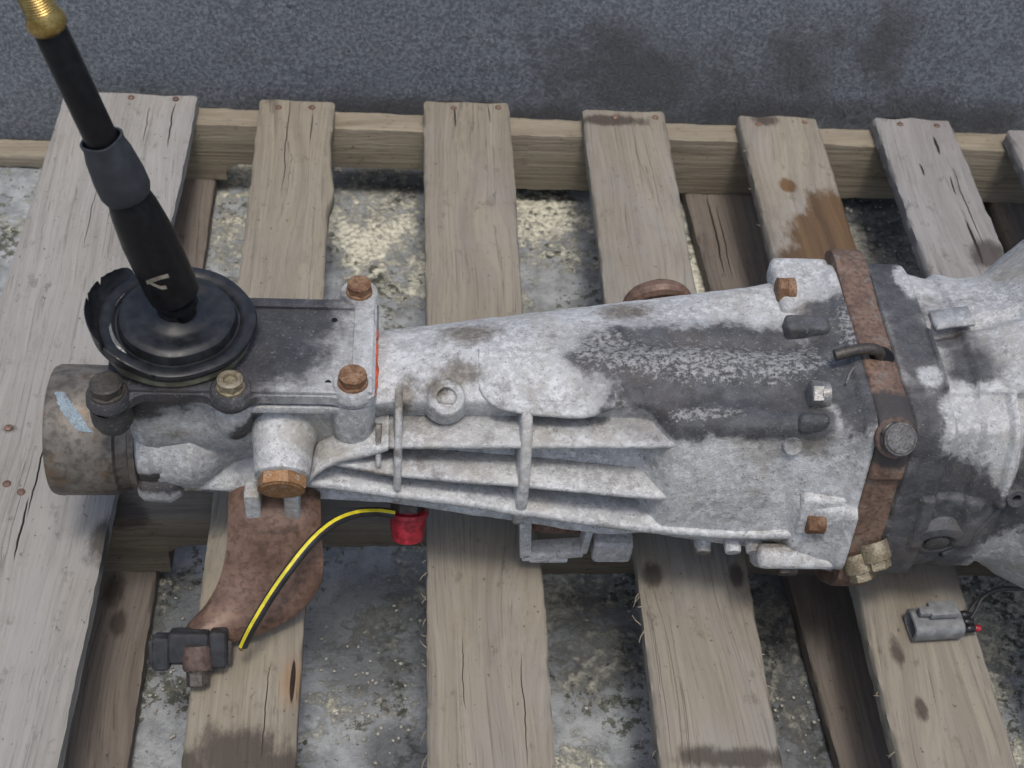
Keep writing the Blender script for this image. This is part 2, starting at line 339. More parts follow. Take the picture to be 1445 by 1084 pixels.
def wood(name, axis, dark, light, grey=0.0, stains=(), stain_col=(.05, .028, .012), knots=(), seed=0.0, stain2=(), cracks=.5, splits=()):
    mt, nt_, b = newmat(name); k = N(nt_); p = k.pos()
    off = k.ma('ADD', k.ma('MULTIPLY', k.rnd(), 17.0), seed)
    cv = k.n('ShaderNodeCombineXYZ'); k.put(cv.inputs[0], off); k.put(cv.inputs[1], k.ma('MULTIPLY', off, 2.3)); k.put(cv.inputs[2], off)
    q = k.vm('ADD', p, cv.outputs[0])
    def st(a, l): return k.vm('MULTIPLY', q, (a, l, a) if axis == 'y' else (l, a, a))
    warp = k.noise(st(9, 2.2), 1, 2)
    wv = k.vm('MULTIPLY', k.n('ShaderNodeCombineXYZ').outputs[0], (1, 1, 1))
    def stw(a, l, amt):
        x = st(a, l); cx = k.n('ShaderNodeCombineXYZ'); k.put(cx.inputs[0 if axis == 'y' else 1], k.ma('MULTIPLY', warp, amt)); return k.vm('ADD', x, cx.outputs[0])
    g1 = k.noise(stw(70, 2.0, 9), 1, 5, .6); g2 = k.noise(stw(330, 6, 20), 1, 4, .65); blot = k.noise(st(14, 6), 1, 5, .6)
    c = k.mix(k.mr(g1, .25, .75), dark, light)
    c = k.mix(k.mr(g2, .40, .70, 0, .45), c, tuple(x * .60 for x in dark))
    gy = sum(light) / 3 * 1.02
    c = k.mix(k.mr(blot, .40, .68, grey * .4, grey), c, (gy * 1.0, gy * .985, gy * .975))
    c = k.mix(k.mr(k.noise(st(60, 40), 1, 6, .7), .58, .70, 0, .55), c, tuple(x * .5 for x in dark))
    ck = k.noise(stw(95, 1.3, 7), 1, 3, .5); ck = k.mr(k.ma('ABSOLUTE', k.ma('SUBTRACT', ck, .5)), .0, .012, 1, 0)
    ck = k.ma('MULTIPLY', ck, k.mr(k.noise(st(26, 3.5), 1, 2), .55, .66)); ck = k.ma('MULTIPLY', ck, cracks * .55)
    c = k.mix(ck, c, (.03, .025, .02))
    rough = .82
    # weathering: dark pores, grey bloom, dirt rubbed in along the grain
    c = k.mix(k.mr(k.noise(stw(520, 9, 24), 1, 3, .6), .56, .70, 0, .45), c, tuple(x * .42 for x in dark))
    c = k.mix(k.mr(k.noise(st(34, 11), 1, 7, .72), .52, .74, 0, .45), c, tuple(x * q_ for x, q_ in zip(dark, (.62, .63, .66))))
    c = k.mix(k.mr(k.noise(st(210, 170), 1, 3, .6), .67, .72, 0, .7), c, tuple(x * .3 for x in dark))
    if splits:
        cx2 = k.n('ShaderNodeCombineXYZ'); k.put(cx2.inputs[0], k.ma('ADD', k.ma('MULTIPLY', k.ma('SUBTRACT', k.noise(k.vm('MULTIPLY', p, (4, 14, 0)), 1, 3), .5), .009), k.ma('MULTIPLY', k.ma('SUBTRACT', k.noise(k.vm('MULTIPLY', p, (0, 160, 0)), 1, 2), .5), .0010)))
        sp_ = k.blobs(k.vm('ADD', p, cx2.outputs[0]), [(c_, (w2 * .6, l2 * .8, .05)) for c_, w2, l2 in splits]); sp_ = k.mr(sp_, 0, .35)
        c = k.mix(sp_, c, (.018, .014, .011)); ck = k.ma('MAXIMUM', ck, sp_)
    nst = k.ma('MULTIPLY', k.ma('SUBTRACT', k.noise(st(48, 22), 1, 8, .72), .5), 1.5)
    if stains:
        s = k.mr(k.ma('ADD', k.blobs(p, stains), nst), .04, .40); c = k.mix(k.ma('MULTIPLY', s, .9), c, k.mix(k.mr(g1, .3, .7), stain_col, tuple(x * 2.4 for x in stain_col)))
        rough = k.mr(s, 0, 1, .82, .5)
    if stain2:
        s = k.mr(k.ma('ADD', k.blobs(p, stain2), k.ma('ADD', nst, k.ma('MULTIPLY', k.ma('SUBTRACT', k.noise(st(220, 90), 1, 4, .7), .5), .5))), .05, .62); c = k.mix(k.ma('MULTIPLY', s, .8), c, (.035, .027, .022))
    for kc in knots:
        s = k.blobs(p, [(kc, (.013, .03, .04))]); c = k.mix(k.mr(k.ma('ADD', s, k.ma('MULTIPLY', nst, .3)), 0, .9, 0, .6), c, (.24, .13, .055))
        s = k.blobs(p, [(kc, (.0022, .022, .03))]); c = k.mix(k.mr(k.ma('ADD', s, k.ma('MULTIPLY', nst, .4)), .1, .3), c, (.02, .014, .01))
    k.put(b.inputs['Base Color'], c); k.put(b.inputs['Roughness'], rough); b.inputs['Specular IOR Level'].default_value = .25
    h = k.ma('SUBTRACT', k.ma('ADD', k.ma('MULTIPLY', g1, .6), k.ma('MULTIPLY', g2, .6)), k.ma('MULTIPLY', ck, 1.2))
    k.put(b.inputs['Normal'], k.bump(h, .85, .0022)); return mt
TAN = ((.185, .158, .112), (.262, .230, .168)); GREY = ((.205, .192, .164), (.285, .270, .236))
P_ = lambda x, y: at(x, y, z=PT)
W0 = wood('wood_pale_grey', 'y', *GREY, grey=.55, stain2=[(P_(150, 765), (.020, .03, .03)), (P_(14, 605), (.008, .006, .02)), (P_(128, 640), (.005, .004, .02))], seed=1, cracks=.9, splits=[(P_(242, 175), .0013, .05), (P_(207, 175), .0008, .04), (P_(55, 655), .0013, .07), (P_(30, 745), .0016, .04), (P_(130, 300), .0007, .06)])
W1 = wood('wood_tan_knotty', 'y', *TAN, grey=.25, stain2=[(P_(330, 1066), (.045, .030, .03)), (P_(395, 1082), (.04, .02, .03)), (P_(265, 1080), (.02, .02, .03))], knots=[P_(413, 962)], seed=2, splits=[(P_(404, 200), .0009, .10), (P_(440, 180), .0009, .03), (P_(375, 1000), .0007, .05)])
W2 = wood('wood_tan', 'y', *TAN, grey=.45, seed=3, splits=[(P_(641, 165), .0016, .025), (P_(690, 160), .0009, .02), (P_(740, 1000), .0007, .06), (P_(655, 950), .0006, .04)])
W3 = wood('wood_tan_greyed', 'y', *TAN, grey=.6, stain2=[(P_(1060, 1070), (.06, .012, .03)), (P_(985, 1066), (.02, .014, .03)), (P_(860, 170), (.05, .012, .03)), (P_(920, 812), (.012, .016, .02)), (P_(1040, 812), (.008, .016, .02)), (P_(900, 420), (.02, .012, .03))], seed=4)
W4 = wood('wood_wet_stained', 'y', (.185, .158, .115), (.27, .238, .178), grey=.45, stains=[(P_(1180, 305), (.034, .050, .03)), (P_(1172, 345), (.050, .055, .03)), (P_(1155, 375), (.052, .045, .03)), (P_(1185, 330), (.04, .06, .03)), (P_(1112, 262), (.010, .014, .02))],
          stain2=[(P_(1080, 170), (.02, .012, .03)), (P_(1266, 920), (.007, .02, .03)), (P_(1300, 1000), (.006, .014, .03))], seed=5)
W5 = wood('wood_weathered_grey', 'y', (.165, .152, .138), (.265, .25, .232), grey=.8, stain2=[(P_(1395, 360), (.024, .028, .03))], seed=6, cracks=1.0, splits=[(P_(1322, 205), .0030, .022), (P_(1345, 262), .0016, .02), (P_(1375, 340), .0028, .045), (P_(1300, 240), .0020, .014), (P_(1365, 290), .0011, .08)])
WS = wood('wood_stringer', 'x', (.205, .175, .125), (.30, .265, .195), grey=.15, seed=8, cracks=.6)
WSM = wood('wood_stringer_damp_shaded', 'x', (.12, .10, .07), (.20, .17, .125), grey=.2, seed=8.5, stain2=[(at(170, 730, yy=-.087), (.03, .03, .02)), (at(200, 715, yy=-.087), (.03, .03, .006))], cracks=.6)  # darker stringer wood: dampness plus shade put into the colour
WB = wood('wood_bottom_board', 'y', (.105, .085, .068), (.19, .16, .13), grey=.3, stain2=[(at(160, 835, z=.018), (.012, .022, .02)), (at(165, 880, z=.018), (.010, .016, .02))], seed=9, splits=[(at(1010, 330, z=.018), .0018, .09), (at(1022, 340, z=.018), .0012, .08)])

def carpet():
    mt, nt_, b = newmat('grey_carpet'); k = N(nt_); p = k.pos()
    n1 = k.noise(p, 900, 3, .6); n2 = k.noise(p, 230, 5, .75); n3 = k.noise(p, 6, 6, .68, .5)
    c = k.mix(k.mr(n2, .40, .62), (.120, .138, .156), (.305, .338, .37))
    c = k.mix(k.mr(n1, .55, .72, 0, .5), c, (.40, .43, .47))
    dark_patch = k.ma('ADD', k.blobs(p, [(at(900, 110, yy=.487), (.16, .1, .07)), (at(1130, 90, yy=.487), (.07, .1, .08)), (at(1330, 165, yy=.487), (.18, .1, .045)), (at(1080, 160, yy=.487), (.16, .1, .04)), (at(700, 165, yy=.487), (.5, .1, .03)), (at(1250, 60, yy=.487), (.05, .1, .09)), (at(870, 60, yy=.487), (.05, .1, .05))]), k.ma('MULTIPLY', k.ma('SUBTRACT', k.noise(p, 17, 8, .72), .5), 2.6))
    dark_patch = k.mr(dark_patch, .0, .9, 0, .8)
    c = k.mix(dark_patch, c, (.085, .083, .084))
    c = k.mix(k.mr(n3, .5, .75, 0, .4), c, (.085, .088, .092))
    c = k.mix(k.mr(k.noise(k.vm('ADD', p, (2, 2, 2)), 60, 4), .66, .74, 0, .6), c, (.03, .028, .026))
    k.put(b.inputs['Base Color'], c); b.inputs['Roughness'].default_value = .95; b.inputs['Specular IOR Level'].default_value = .1
    b.inputs['Sheen Weight'].default_value = .25; b.inputs['Sheen Roughness'].default_value = .6
    k.put(b.inputs['Normal'], k.bump(k.ma('ADD', n1, n2), 1.0, .004)); return mt
M_CARPET = carpet()
def concrete():
    mt, nt_, b = newmat('wet_mossy_concrete'); k = N(nt_); p = k.pos()
    n0 = k.noise(p, 7, 4, .6, .4); n1 = k.noise(p, 38, 6, .68); n2 = k.noise(p, 210, 5, .7); v = k.vor(p, 190)
    c = k.mix(k.mr(n1, .36, .62), (.20, .215, .225), (.33, .35, .36))
    cream = k.mr(k.blobs(p, [(at(x, y, z=0), (.075, q, .2)) for x, y, q in ((310, 340, .09), (560, 370, .1), (790, 330, .11), (1000, 400, .1))]), 0, .6, 0, .13)
    ag = k.ma('ADD', k.ma('ADD', cream, k.mr(n0, .36, .66, -.16, .20)), k.noise(p, 95, 8, .78))
    agm = k.mr(ag, .46, .66)
    c = k.mix(agm, c, k.mix(k.mr(n2, .38, .62), (.33, .325, .26), (.66, .645, .535)))
    ms = k.ma('ADD', k.noise(k.vm('ADD', p, (4, 1, 0)), 120, 6, .72), k.mr(k.noise(p, 13, 3), .35, .65, -.16, .10))
    c = k.mix(k.mr(ms, .56, .63, 0, .9), c, k.mix(k.mr(n2, .4, .6), (.045, .052, .036), (.11, .11, .08)))
    dark_patch = k.mr(k.ma('ADD', k.blobs(p, [(at(1290, 330, z=0), (.13, .2, .1)), (at(1130, 1000, z=0), (.06, .3, .1)), (at(1440, 300, z=0), (.16, .2, .1)), (at(560, 255, z=0), (.1, .035, .1)), (at(530, 900, z=0), (.08, .09, .1)), (at(830, 900, z=0), (.08, .08, .1)), (at(230, 880, z=0), (.06, .07, .1)), (at(560, 1060, z=0), (.04, .04, .1))]), k.ma('MULTIPLY', k.ma('SUBTRACT', n1, .5), 1.0)), .1, .6, 0, .72)  # dark floor patches; those in the front gaps put shade into the colour
    c = k.mix(dark_patch, c, (.048, .054, .060))
    k.put(b.inputs['Base Color'], c); k.put(b.inputs['Roughness'], k.mr(n1, .35, .65, .38, .8))
    k.put(b.inputs['Normal'], k.bump(k.ma('ADD', n2, k.ma('MULTIPLY', agm, .6)), .8, .003)); return mt
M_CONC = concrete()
M_PEB = rust('pebble', (.40, .39, .34), (.58, .565, .50), (.24, .23, .20), rough=.8, scale=60, met=0)

# ------------------------------------------------------------------ setting
def struct(o): o['kind'] = 'structure'; return o
# ground
n = 90; gx = np.linspace(-2.5, 2.5, n); gy = np.linspace(-2.5, 2.5, n)
V = [(x, y, .0015 * mnoise.noise(Vector((x * 9, y * 9, 0))) - .0015) for y in gy for x in gx]
F = [(j * n + i, j * n + i + 1, (j + 1) * n + i + 1, (j + 1) * n + i) for j in range(n - 1) for i in range(n - 1)]
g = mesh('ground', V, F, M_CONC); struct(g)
# carpet hung behind the pallet: thick pile sheet with slow ripples, real thickness
nx, nz = 120, 50; xs = np.linspace(-1.7, 1.7, nx); zs = np.linspace(.0, .30, nz); V = []; F = []
for s in (0, 1):
    for z in zs:
        for x in xs:
            V.append((x, .487 + s * .012 + .005 * mnoise.noise(Vector((x * 3.1, z * 2.3, 4))) + .0015 * mnoise.noise(Vector((x * 17, z * 14, 1))) , z + .0015 + (.002 * mnoise.noise(Vector((x * 20, 0, 3))) if z == 0 else 0)))
def gi(s, j, i): return s * nx * nz + j * nx + i
for s in (0, 1):
    for j in range(nz - 1):
        for i in range(nx - 1): F.append((gi(s, j, i), gi(s, j, i + 1), gi(s, j + 1, i + 1), gi(s, j + 1, i)))
for i in range(nx - 1):
    F.append((gi(0, 0, i), gi(0, 0, i + 1), gi(1, 0, i + 1), gi(1, 0, i))); F.append((gi(0, nz - 1, i), gi(0, nz - 1, i + 1), gi(1, nz - 1, i + 1), gi(1, nz - 1, i)))
for j in range(nz - 1):
    F.append((gi(0, j, 0), gi(0, j + 1, 0), gi(1, j + 1, 0), gi(1, j, 0))); F.append((gi(0, j, nx - 1), gi(0, j + 1, nx - 1), gi(1, j + 1, nx - 1), gi(1, j, nx - 1)))
cp = mesh('carpet_backdrop', V, F, M_CARPET, None); cp['label'] = 'dark blue-grey carpet with damp blotches hanging behind the pallet'; cp['category'] = 'carpet'

# carpet pile: short upstanding fibres over the visible face
rg = np.random.default_rng(3); nb = 46000
bx_, bz_ = rg.uniform(-.62, .78, nb), rg.uniform(.002, .298, nb); V = np.zeros((nb * 3, 3)); an = rg.uniform(0, 6.283, nb); ln = rg.uniform(.0022, .0050, nb); wd = rg.uniform(.00025, .0005, nb)
byy = np.array([.487 + .005 * mnoise.noise(Vector((x * 3.1, z * 2.3, 4))) + .0015 * mnoise.noise(Vector((x * 17, z * 14, 1))) for x, z in zip(bx_, bz_)])
dx_, dz_ = np.cos(an), np.sin(an)
V[0::3] = np.stack([bx_ - dz_ * wd, byy + .0006, bz_ + dx_ * wd], 1); V[1::3] = np.stack([bx_ + dz_ * wd, byy + .0006, bz_ - dx_ * wd], 1)
V[2::3] = np.stack([bx_ + dx_ * ln * .8, byy - ln * rg.uniform(.25, .7, nb), np.maximum(bz_ + dz_ * ln * .8, .001)], 1)
me = bpy.data.meshes.new('pile'); me.from_pydata(V.tolist(), [], np.arange(nb * 3).reshape(-1, 3).tolist())
pile = link('pile', me, M_CARPET, cp); pile['kind'] = 'stuff'
# ------------------------------------------------------------------ pallet
pal = bpy.data.objects.new('pallet', None); COL.objects.link(pal); pal.location = (.05, -.08, 0); pal['_b'] = (.05, -.08, 0)
pal['label'] = 'weathered wooden slatted pallet on concrete carrying the gearbox'; pal['category'] = 'pallet'
def plank(name, mat, parent, a0, a1, along, w0, w1, z0, z1, seed, rough=.0009, drift=0.0, notch=None, bumps=()):
    """board along x or y; a0..a1 length, w0..w1 width at the a1 end, drift = sideways shift at a0"""
    n = 170; V = []; F = []; sec = [(0, .12), (.03, 0), (.5, 0), (.97, 0), (1, .12), (1, .5), (1, .88), (.97, 1), (.75, 1), (.5, 1), (.25, 1), (.03, 1), (0, .88), (0, .5)]
    k = len(sec); T = z1 - z0
    st = [a0 + (a1 - a0) * i / (n - 1) for i in range(n)]
    if notch:
        for q in notch[:2]: st += [q - .0005, q + .0005, q - .006, q + .006]
        st = sorted(set(st)); n = len(st)
    for i, a in enumerate(st):
        d = drift * (1 - (a - a0) / (a1 - a0))
        zb = z0
        if notch and notch[0] < a < notch[1]: zb = notch[2] - .010 * (1 - min(1, min(a - notch[0], notch[1] - a) / .012))
        e = .0035 * mnoise.noise(Vector((seed * 3.7, 1.3, 0))) if i == n - 1 else 0
        for u, h in sec:
            wob = rough * (mnoise.noise(Vector((a * 9, u * 3 + seed, seed * 5.1))) + .8 * mnoise.noise(Vector((a * 45, u * 2, seed * 2.2 + h))) + .7 * mnoise.noise(Vector((a * 130, u * 2, seed * 1.7 + h * 3))))
            for (ba, bu, bw, bs) in bumps: wob += bs * math.exp(-((a - ba) / bw) ** 2) * (1 if abs(u - bu) < .2 else 0)
            ww = w0 + (w1 - w0) * u + wob + d
            zz = zb + (z1 - zb) * h + .0009 * mnoise.noise(Vector((a * 12, u * 6, seed + 9))) - (.0012 * mnoise.noise(Vector((a * 60, u * 40, seed))) if h in (0, 1) else 0)
            aa = a + (.0035 * mnoise.noise(Vector((u * 5, seed, h * 2))) if i in (0, n - 1) else 0)
            V.append((ww, aa, zz) if along == 'y' else (aa, ww, zz))
    for i in range(n - 1):
        for q in range(k): F.append((i * k + q, i * k + (q + 1) % k, (i + 1) * k + (q + 1) % k, (i + 1) * k + q))
    F.append(tuple(range(k))); F.append(tuple(range((n - 1) * k, n * k)))
    return mesh(name, V, F, mat, parent, True, 50)
nail_me = None
def nail(p, parent, r=.0032):
    global nail_me
    if nail_me is None:
        bm = lathe([(.0001, .0016), (r * .7, .0014), (r, .0006), (r, -.004)], (0, 0, 0), (0, 0, 1), 12, cap=False)
        nail_me = bpy.data.meshes.new('nail'); bm.to_mesh(nail_me); bm.free(); nail_me.materials.append(M_BRK)
    o = link('nail', nail_me, None, parent); o.location = p; o.rotation_euler = (random.uniform(-.1, .1), random.uniform(-.1, .1), 0); return o
YF = -.62
B = []
B.append(plank('deck_board', W0, pal, YF, .437, 'y', -.434, -.302, PT - .018, PT, 1.1, drift=-.022))
B.append(plank('deck_board', W1, pal, YF, .434, 'y', -.239, -.163, PT - .018, PT, 2.3, drift=.004, bumps=[(.295, 1, .02, .0045), (.37, 1, .02, -.002)]))
B.append(plank('deck_board', W2, pal, YF, .441, 'y', -.0716, .0170, PT - .018, PT, 3.6, bumps=[(.02, 0, .4, .001)]))
B.append(plank('deck_board', W3, pal, YF, .436, 'y', .0940, .1800, PT - .018, PT, 4.2, drift=-.007))
B.append(plank('deck_board', W4, pal, YF, .434, 'y', .2585, .3430, PT - .018, PT, 5.9, drift=.001))
B.append(plank('deck_board', W5, pal, YF, .438, 'y', .4060, .4890, PT - .018, PT, 6.4, rough=.0015, drift=.004))
B.append(plank('deck_board', W5, pal, YF, .424, 'y', .5476, .6330, PT - .018, PT, 7.7))
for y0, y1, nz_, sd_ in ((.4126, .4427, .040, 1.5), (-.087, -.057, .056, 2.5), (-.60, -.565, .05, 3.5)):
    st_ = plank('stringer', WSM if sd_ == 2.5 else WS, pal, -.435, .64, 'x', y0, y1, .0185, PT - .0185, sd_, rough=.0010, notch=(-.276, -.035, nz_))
plank('bottom_board', WB, pal, YF, .440, 'y', -.400, -.289, .001, .018, 11.2)
plank('bottom_board', WB, pal, YF, .440, 'y', .213, .307, .001, .018, 12.8, drift=.052)
plank('bottom_board', WB, pal, YF, .440, 'y', .56, .64, .001, .018, 13.1)
for bi, pts in {0: [(185, 138), (248, 140), (30, 695), (12, 604)], 1: [(393, 152), (440, 152)], 2: [(640, 153), (703, 152)], 3: [(868, 166), (925, 166)], 4: [(1070, 176), (1135, 174)], 5: [(1270, 176), (1322, 178)]}.items():
    for x, y in pts: nail(P_(x, y) + Vector((0, 0, .0004)), B[bi])
for bi, xc in ((0, -.37), (1, -.2), (2, -.03), (3, .14), (4, .30), (5, .45)):
    nail(Vector((xc + .02, -.075, PT + .0004)), B[bi]); nail(Vector((xc - .025, -.068, PT + .0004)), B[bi])
# frayed fibres along sawn edges
def fibres(parent, X, ylist, side):
    bm = bmesh.new()
    for y in ylist:
        L = random.uniform(.004, .010); a = random.uniform(-1.6, 1.6)
        p = Vector((X, y, PT - random.uniform(.002, .014))); q = p + Vector((side * L * .5, L * a, random.uniform(-.006, .003)))
        tube([p - Vector((side * .002, 0, 0)), (p + q) / 2, q], [.0007, .0005, .0002], 4, bm, 1)
    o = frombm('wood_fibres', bm, WS, parent); o['kind'] = 'stuff'
fibres(B[2], -.0716, [random.uniform(-.3, -.12) for _ in range(9)] + [-.125, -.13, .43], -1)
fibres(B[3], .089, [random.uniform(-.3, -.1) for _ in range(7)], -1)
fibres(B[3], .176, [random.uniform(-.3, -.13) for _ in range(7)], 1)
fibres(B[4], .2595, [random.uniform(-.3, -.1) for _ in range(5)] + [.38, .33, .27], -1)

# batten at the foot of the carpet
bt = plank('timber_batten', WS, None, -.95, -.445, 'x', .446, .474, .0005, .016, 21.0)
bt['label'] = 'thin greenish timber batten lying along the foot of the carpet'; bt['category'] = 'batten'

# loose aggregate bedded in the concrete
bm = bmesh.new(); cnt = 0; tmp = bmesh.new(); bmesh.ops.create_icosphere(tmp, subdivisions=1, radius=1)
tv = [v.co.copy() for v in tmp.verts]; tf = [[v.index for v in f_.verts] for f_ in tmp.faces]; tmp.free()
V = []; F = []
while cnt < 3600:
    x, y = random.uniform(-.62, .5), random.uniform(-.34, .46)
    d = mnoise.noise(Vector((x * 8, y * 8, 2))) + .5 * mnoise.noise(Vector((x * 30, y * 30, 5)))
    if d < random.uniform(-.35, .6): continue
    r = random.uniform(.0006, .0017) * (1.25 if random.random() < .12 else 1); o_ = len(V); rz = random.uniform(0, 6.3); s1, s2 = random.uniform(.7, 1.4), random.uniform(.7, 1.2)
    for c in tv:
        q = Vector((c.x * s1, c.y * s2, c.z * .55)) * r * (1 + .3 * mnoise.noise(c * 2 + Vector((cnt, 0, 0))))
        V.append((x + q.x * math.cos(rz) - q.y * math.sin(rz), y + q.x * math.sin(rz) + q.y * math.cos(rz), q.z + .0001 * 1))
    F += [[i + o_ for i in f_] for f_ in tf]; cnt += 1
ag = mesh('exposed_aggregate', V, F, M_PEB, None); ag['kind'] = 'stuff'; ag['label'] = 'cream stone chips bedded in the concrete floor'; ag['category'] = 'stone chips'
bm.free()

# ------------------------------------------------------------------ gearbox
gb = bpy.data.objects.new('gearbox', None); COL.objects.link(gb); gb.location = GB; gb['_b'] = tuple(GB)
gb['label'] = 'used cast aluminium gearbox with black gear lever lying on the pallet'; gb['category'] = 'gearbox'

thA, thV, thB, thC = TH(980, 512), TH(980, 560), TH(980, 590), TH(980, 468)
thR0, thR1 = TH(740, 590), 205
def g_(th, c, s): return np.exp(-((th - c) / s) ** 2)
def rtail(X, th):
    th = th % 360
    r = rsec(X, th)
    win = ss(.015, .06, X) * (1 - ss(.180, .195, X))
    r += win * (.0032 * g_(th, thA, 9) - .0040 * g_(th, thV, 6.5) + .0012 * g_(th, thB, 6) + .0016 * g_(th, thC, 6) - .0020 * g_(th, (thA + thC) / 2 - 1, 4))
    rec = ss(thR0 - 10, thR0 + 3, th) * (1 - ss(thR1, thR1 + 10, th)) * ss(-.24, -.2, X) * (1 - ss(.070, .092, X))
    r -= .024 * rec
    # bottom pan side slightly undercut below the split line
    r -= .006 * ss(196, 204, th) * (1 - ss(330, 345, th)) * ss(.05, .09, X)
    # shallow squared shoulder toward the flange
    r += .0015 * ss(.184, .191, X) * (1 - ss(126, 131, th)) * ss(20, 30, th) + .0030 * ss(.209, .213, X)
    r += .006 * ss(.176, .182, X) * ss(168, 172, th) * (1 - ss(200, 206, th))
    return r
def loft(name, fr, x0, x1, nx_, nth, mat, parent, amp=.0006, th0=0, th1=360):
    V, F = [], []
    for i in range(nx_):
        X = x0 + (x1 - x0) * i / (nx_ - 1)
        for j in range(nth):
            th = th0 + (th1 - th0) * j / nth
            r = float(fr(X, th)); p = onaxis(X, th, r)
            r += amp * mnoise.noise(p * 60) + amp * .5 * mnoise.noise(p * 170)
            V.append(onaxis(X, th, r))
    for i in range(nx_ - 1):
        for j in range(nth): F.append((i * nth + j, i * nth + (j + 1) % nth, (i + 1) * nth + (j + 1) % nth, (i + 1) * nth + j))
    F.append(tuple(range(nth))); F.append(tuple(range((nx_ - 1) * nth, nx_ * nth)))
    return mesh(name, V, F, mat, parent)
th_ = loft('tail_housing', rtail, -.262, .2185, 250, 300, M_TAIL, gb)

# longitudinal ribs
def rib(px, depth=.032, t=.0046, out=0.0, name='rib', mat=None, parent=None, n=40):
    path = resample([env(x, y, out=out)[2] for x, y in px], n)
    v, f_ = fin(path, (0, depth, 0), (0, 0, 1), t); return mesh(name, v, f_, mat or M_TAIL, parent or th_)
rib([(548, 632), (600, 632), (740, 632), (840, 632), (900, 632), (960, 631)], .035, .0050, out=-.0006)
rib([(455, 652), (500, 662), (560, 672), (650, 680), (740, 687), (830, 696), (900, 702), (965, 706)], .038, .0050, out=-.0006)
rib([(425, 684), (500, 693), (560, 702), (650, 713), (747, 728), (893, 748), (1000, 757), (1060, 760), (1150, 759), (1228, 762)], .045, .007, out=.0035)
# curved shelf above the ribs
sh = resample([env(x, y, out=.0015)[2] for x, y in [(676, 547), (684, 562), (703, 577), (740, 584), (800, 590), (835, 588), (868, 576)]], 30)
v, f_ = fin(sh, (0, .032, .002), (0, 0, 1), .006, .0022); mesh('shelf', v, f_, M_TAIL, th_)
# cross ribs
def crib(px, y0, y1, t, out=.002, depth=.03):
    A = [env(px, y, out=out) for y in np.linspace(y0, y1, 24)]; Xm = sum(a[0] for a in A) / len(A)
    path = [onaxis(Xm, a[1], rsec(Xm, a[1]) + out) for a in A]
    path += [onaxis(Xm, (A[-1][1] % 360) + q, rsec(Xm, A[-1][1] + q) + out) for q in (4, 9, 15)]
    inw = [(Vector((Xm, Y0, zax(Xm))) - p).normalized() * depth for p in path]
    v, f_ = fin(path, inw, (1, 0, 0), t); return mesh('cross_rib', v, f_, M_TAIL, th_), Xm
crib(562, 548, 700, .0052); crib(741, 582, 732, .0074)
crib(534, 600, 640, .004, out=-.002)
# gusset running from the plug boss to the box corner
g1 = [at(428, 688, yy=-.158), at(448, 668, yy=-.156), at(478, 652, yy=-.153), at(530, 640, yy=-.150), at(548, 634, yy=-.150)]
v, f_ = fin(resample(g1, 20), (0, .05, .004), (0, 0, 1), .006); mesh('gusset', v, f_, M_ALU, th_)
# cast window frame under the cross rib
fy = -.142
def bar(a, b, w_, d_=.014, name='frame_bar', mat=None):
    a, b = Vector(a), Vector(b); mid = (a + b) / 2; L = (b - a).length; x = (b - a).normalized(); y = Vector((0, 1, 0)); y = (y - x * y.dot(x)).normalized(); z = x.cross(y)
    rot = Matrix((x, y, z)).transposed(); return frombm(name, rbox(mid, (L, d_, w_), .0018, 2, rot), mat or M_TAIL, th_)
fa, fb, fc, fd, fe = at(741, 728, yy=fy), at(741, 778, yy=fy), at(822, 772, yy=fy), at(832, 738, yy=fy), at(770, 783, yy=fy)
bar(fa, fb, .009); bar(fb + Vector((-.003, 0, 0)), fc, .0085); bar(fc, fd, .006)
frombm('frame_back', rbox((fa + fc) / 2 + Vector((.001, .010, .004)), (.042, .004, .034), .001), M_BRK, th_)
frombm('frame_foot', rbox((fb + fc) / 2 + Vector((-.004, .002, -.006)), (.03, .018, .006), .0025), M_TAIL, th_)
frombm('web', rbox(at(862, 760, yy=fy + .006), (.03, .03, .024), .005, 3), M_TAIL, th_)
# round bosses on the tail housing
def boss(px, py, r, h, inner=.0, mat=M_TAIL, name='boss', parent=None, dirv=None, ratio=.8):
    X, t, p = env(px, py); nrm = (p - Vector((X, Y0, zax(X)))).normalized() if dirv is None else Vector(dirv).normalized()
    prof = [(r * 1.25, -.014), (r * 1.06, h * .2), (r, h * .8), (r * .93, h)]
    prof += [(inner * 1.08, h), (inner, h * .85), (inner * .9, -.002), (.0001, -.004)] if inner else [(r * .5, h * 1.06), (.0001, h * 1.08)]
    return frombm(name, lathe(prof, p, nrm, 28, cap=False), mat, parent or th_, 40)
boss(630, 562, .0125, .004, .0065)
boss(1118, 628, .0065, .003, dirv=(0, -.9, .45))
# raised casting block in front of the shelf and left pad
def pad(px, py, size, rotx, bev=.004, out=0, mat=None, parent=None, name='pad', lift=0):
    X, t, p = env(px, py, out=out); p.x = min(p.x, .2185 - size[0] / 2) if X < .235 else p.x; a = math.radians((0 if 45 < t % 360 < 131 else 80 if t % 360 < 196 else 130) + rotx) if X > .12 else math.radians(t - 90 + rotx)
    return frombm(name, rbox(p + Vector((0, 0, lift)), size, bev, 3, Matrix.Rotation(a, 3, 'X')), mat or M_TAIL, parent or th_, 50)
pad(1148, 413, (.044, .056, .022), 0, .007, -.0105)
pad(1136, 467, (.031, .015, .020), 0, .004, .000, M_OILY)
pad(1192, 722, (.038, .034, .014), 0, .004, -.0058)
pad(1165, 784, (.060, .032, .018), 0, .007, -.0095)

pad(1148, 598, (.021, .014, .010), 0, .005, -.001, M_OILY)
for x in (992, 1034, 1064): boss(x, 776, .0055, .0022, dirv=(0, -.94, -.34))

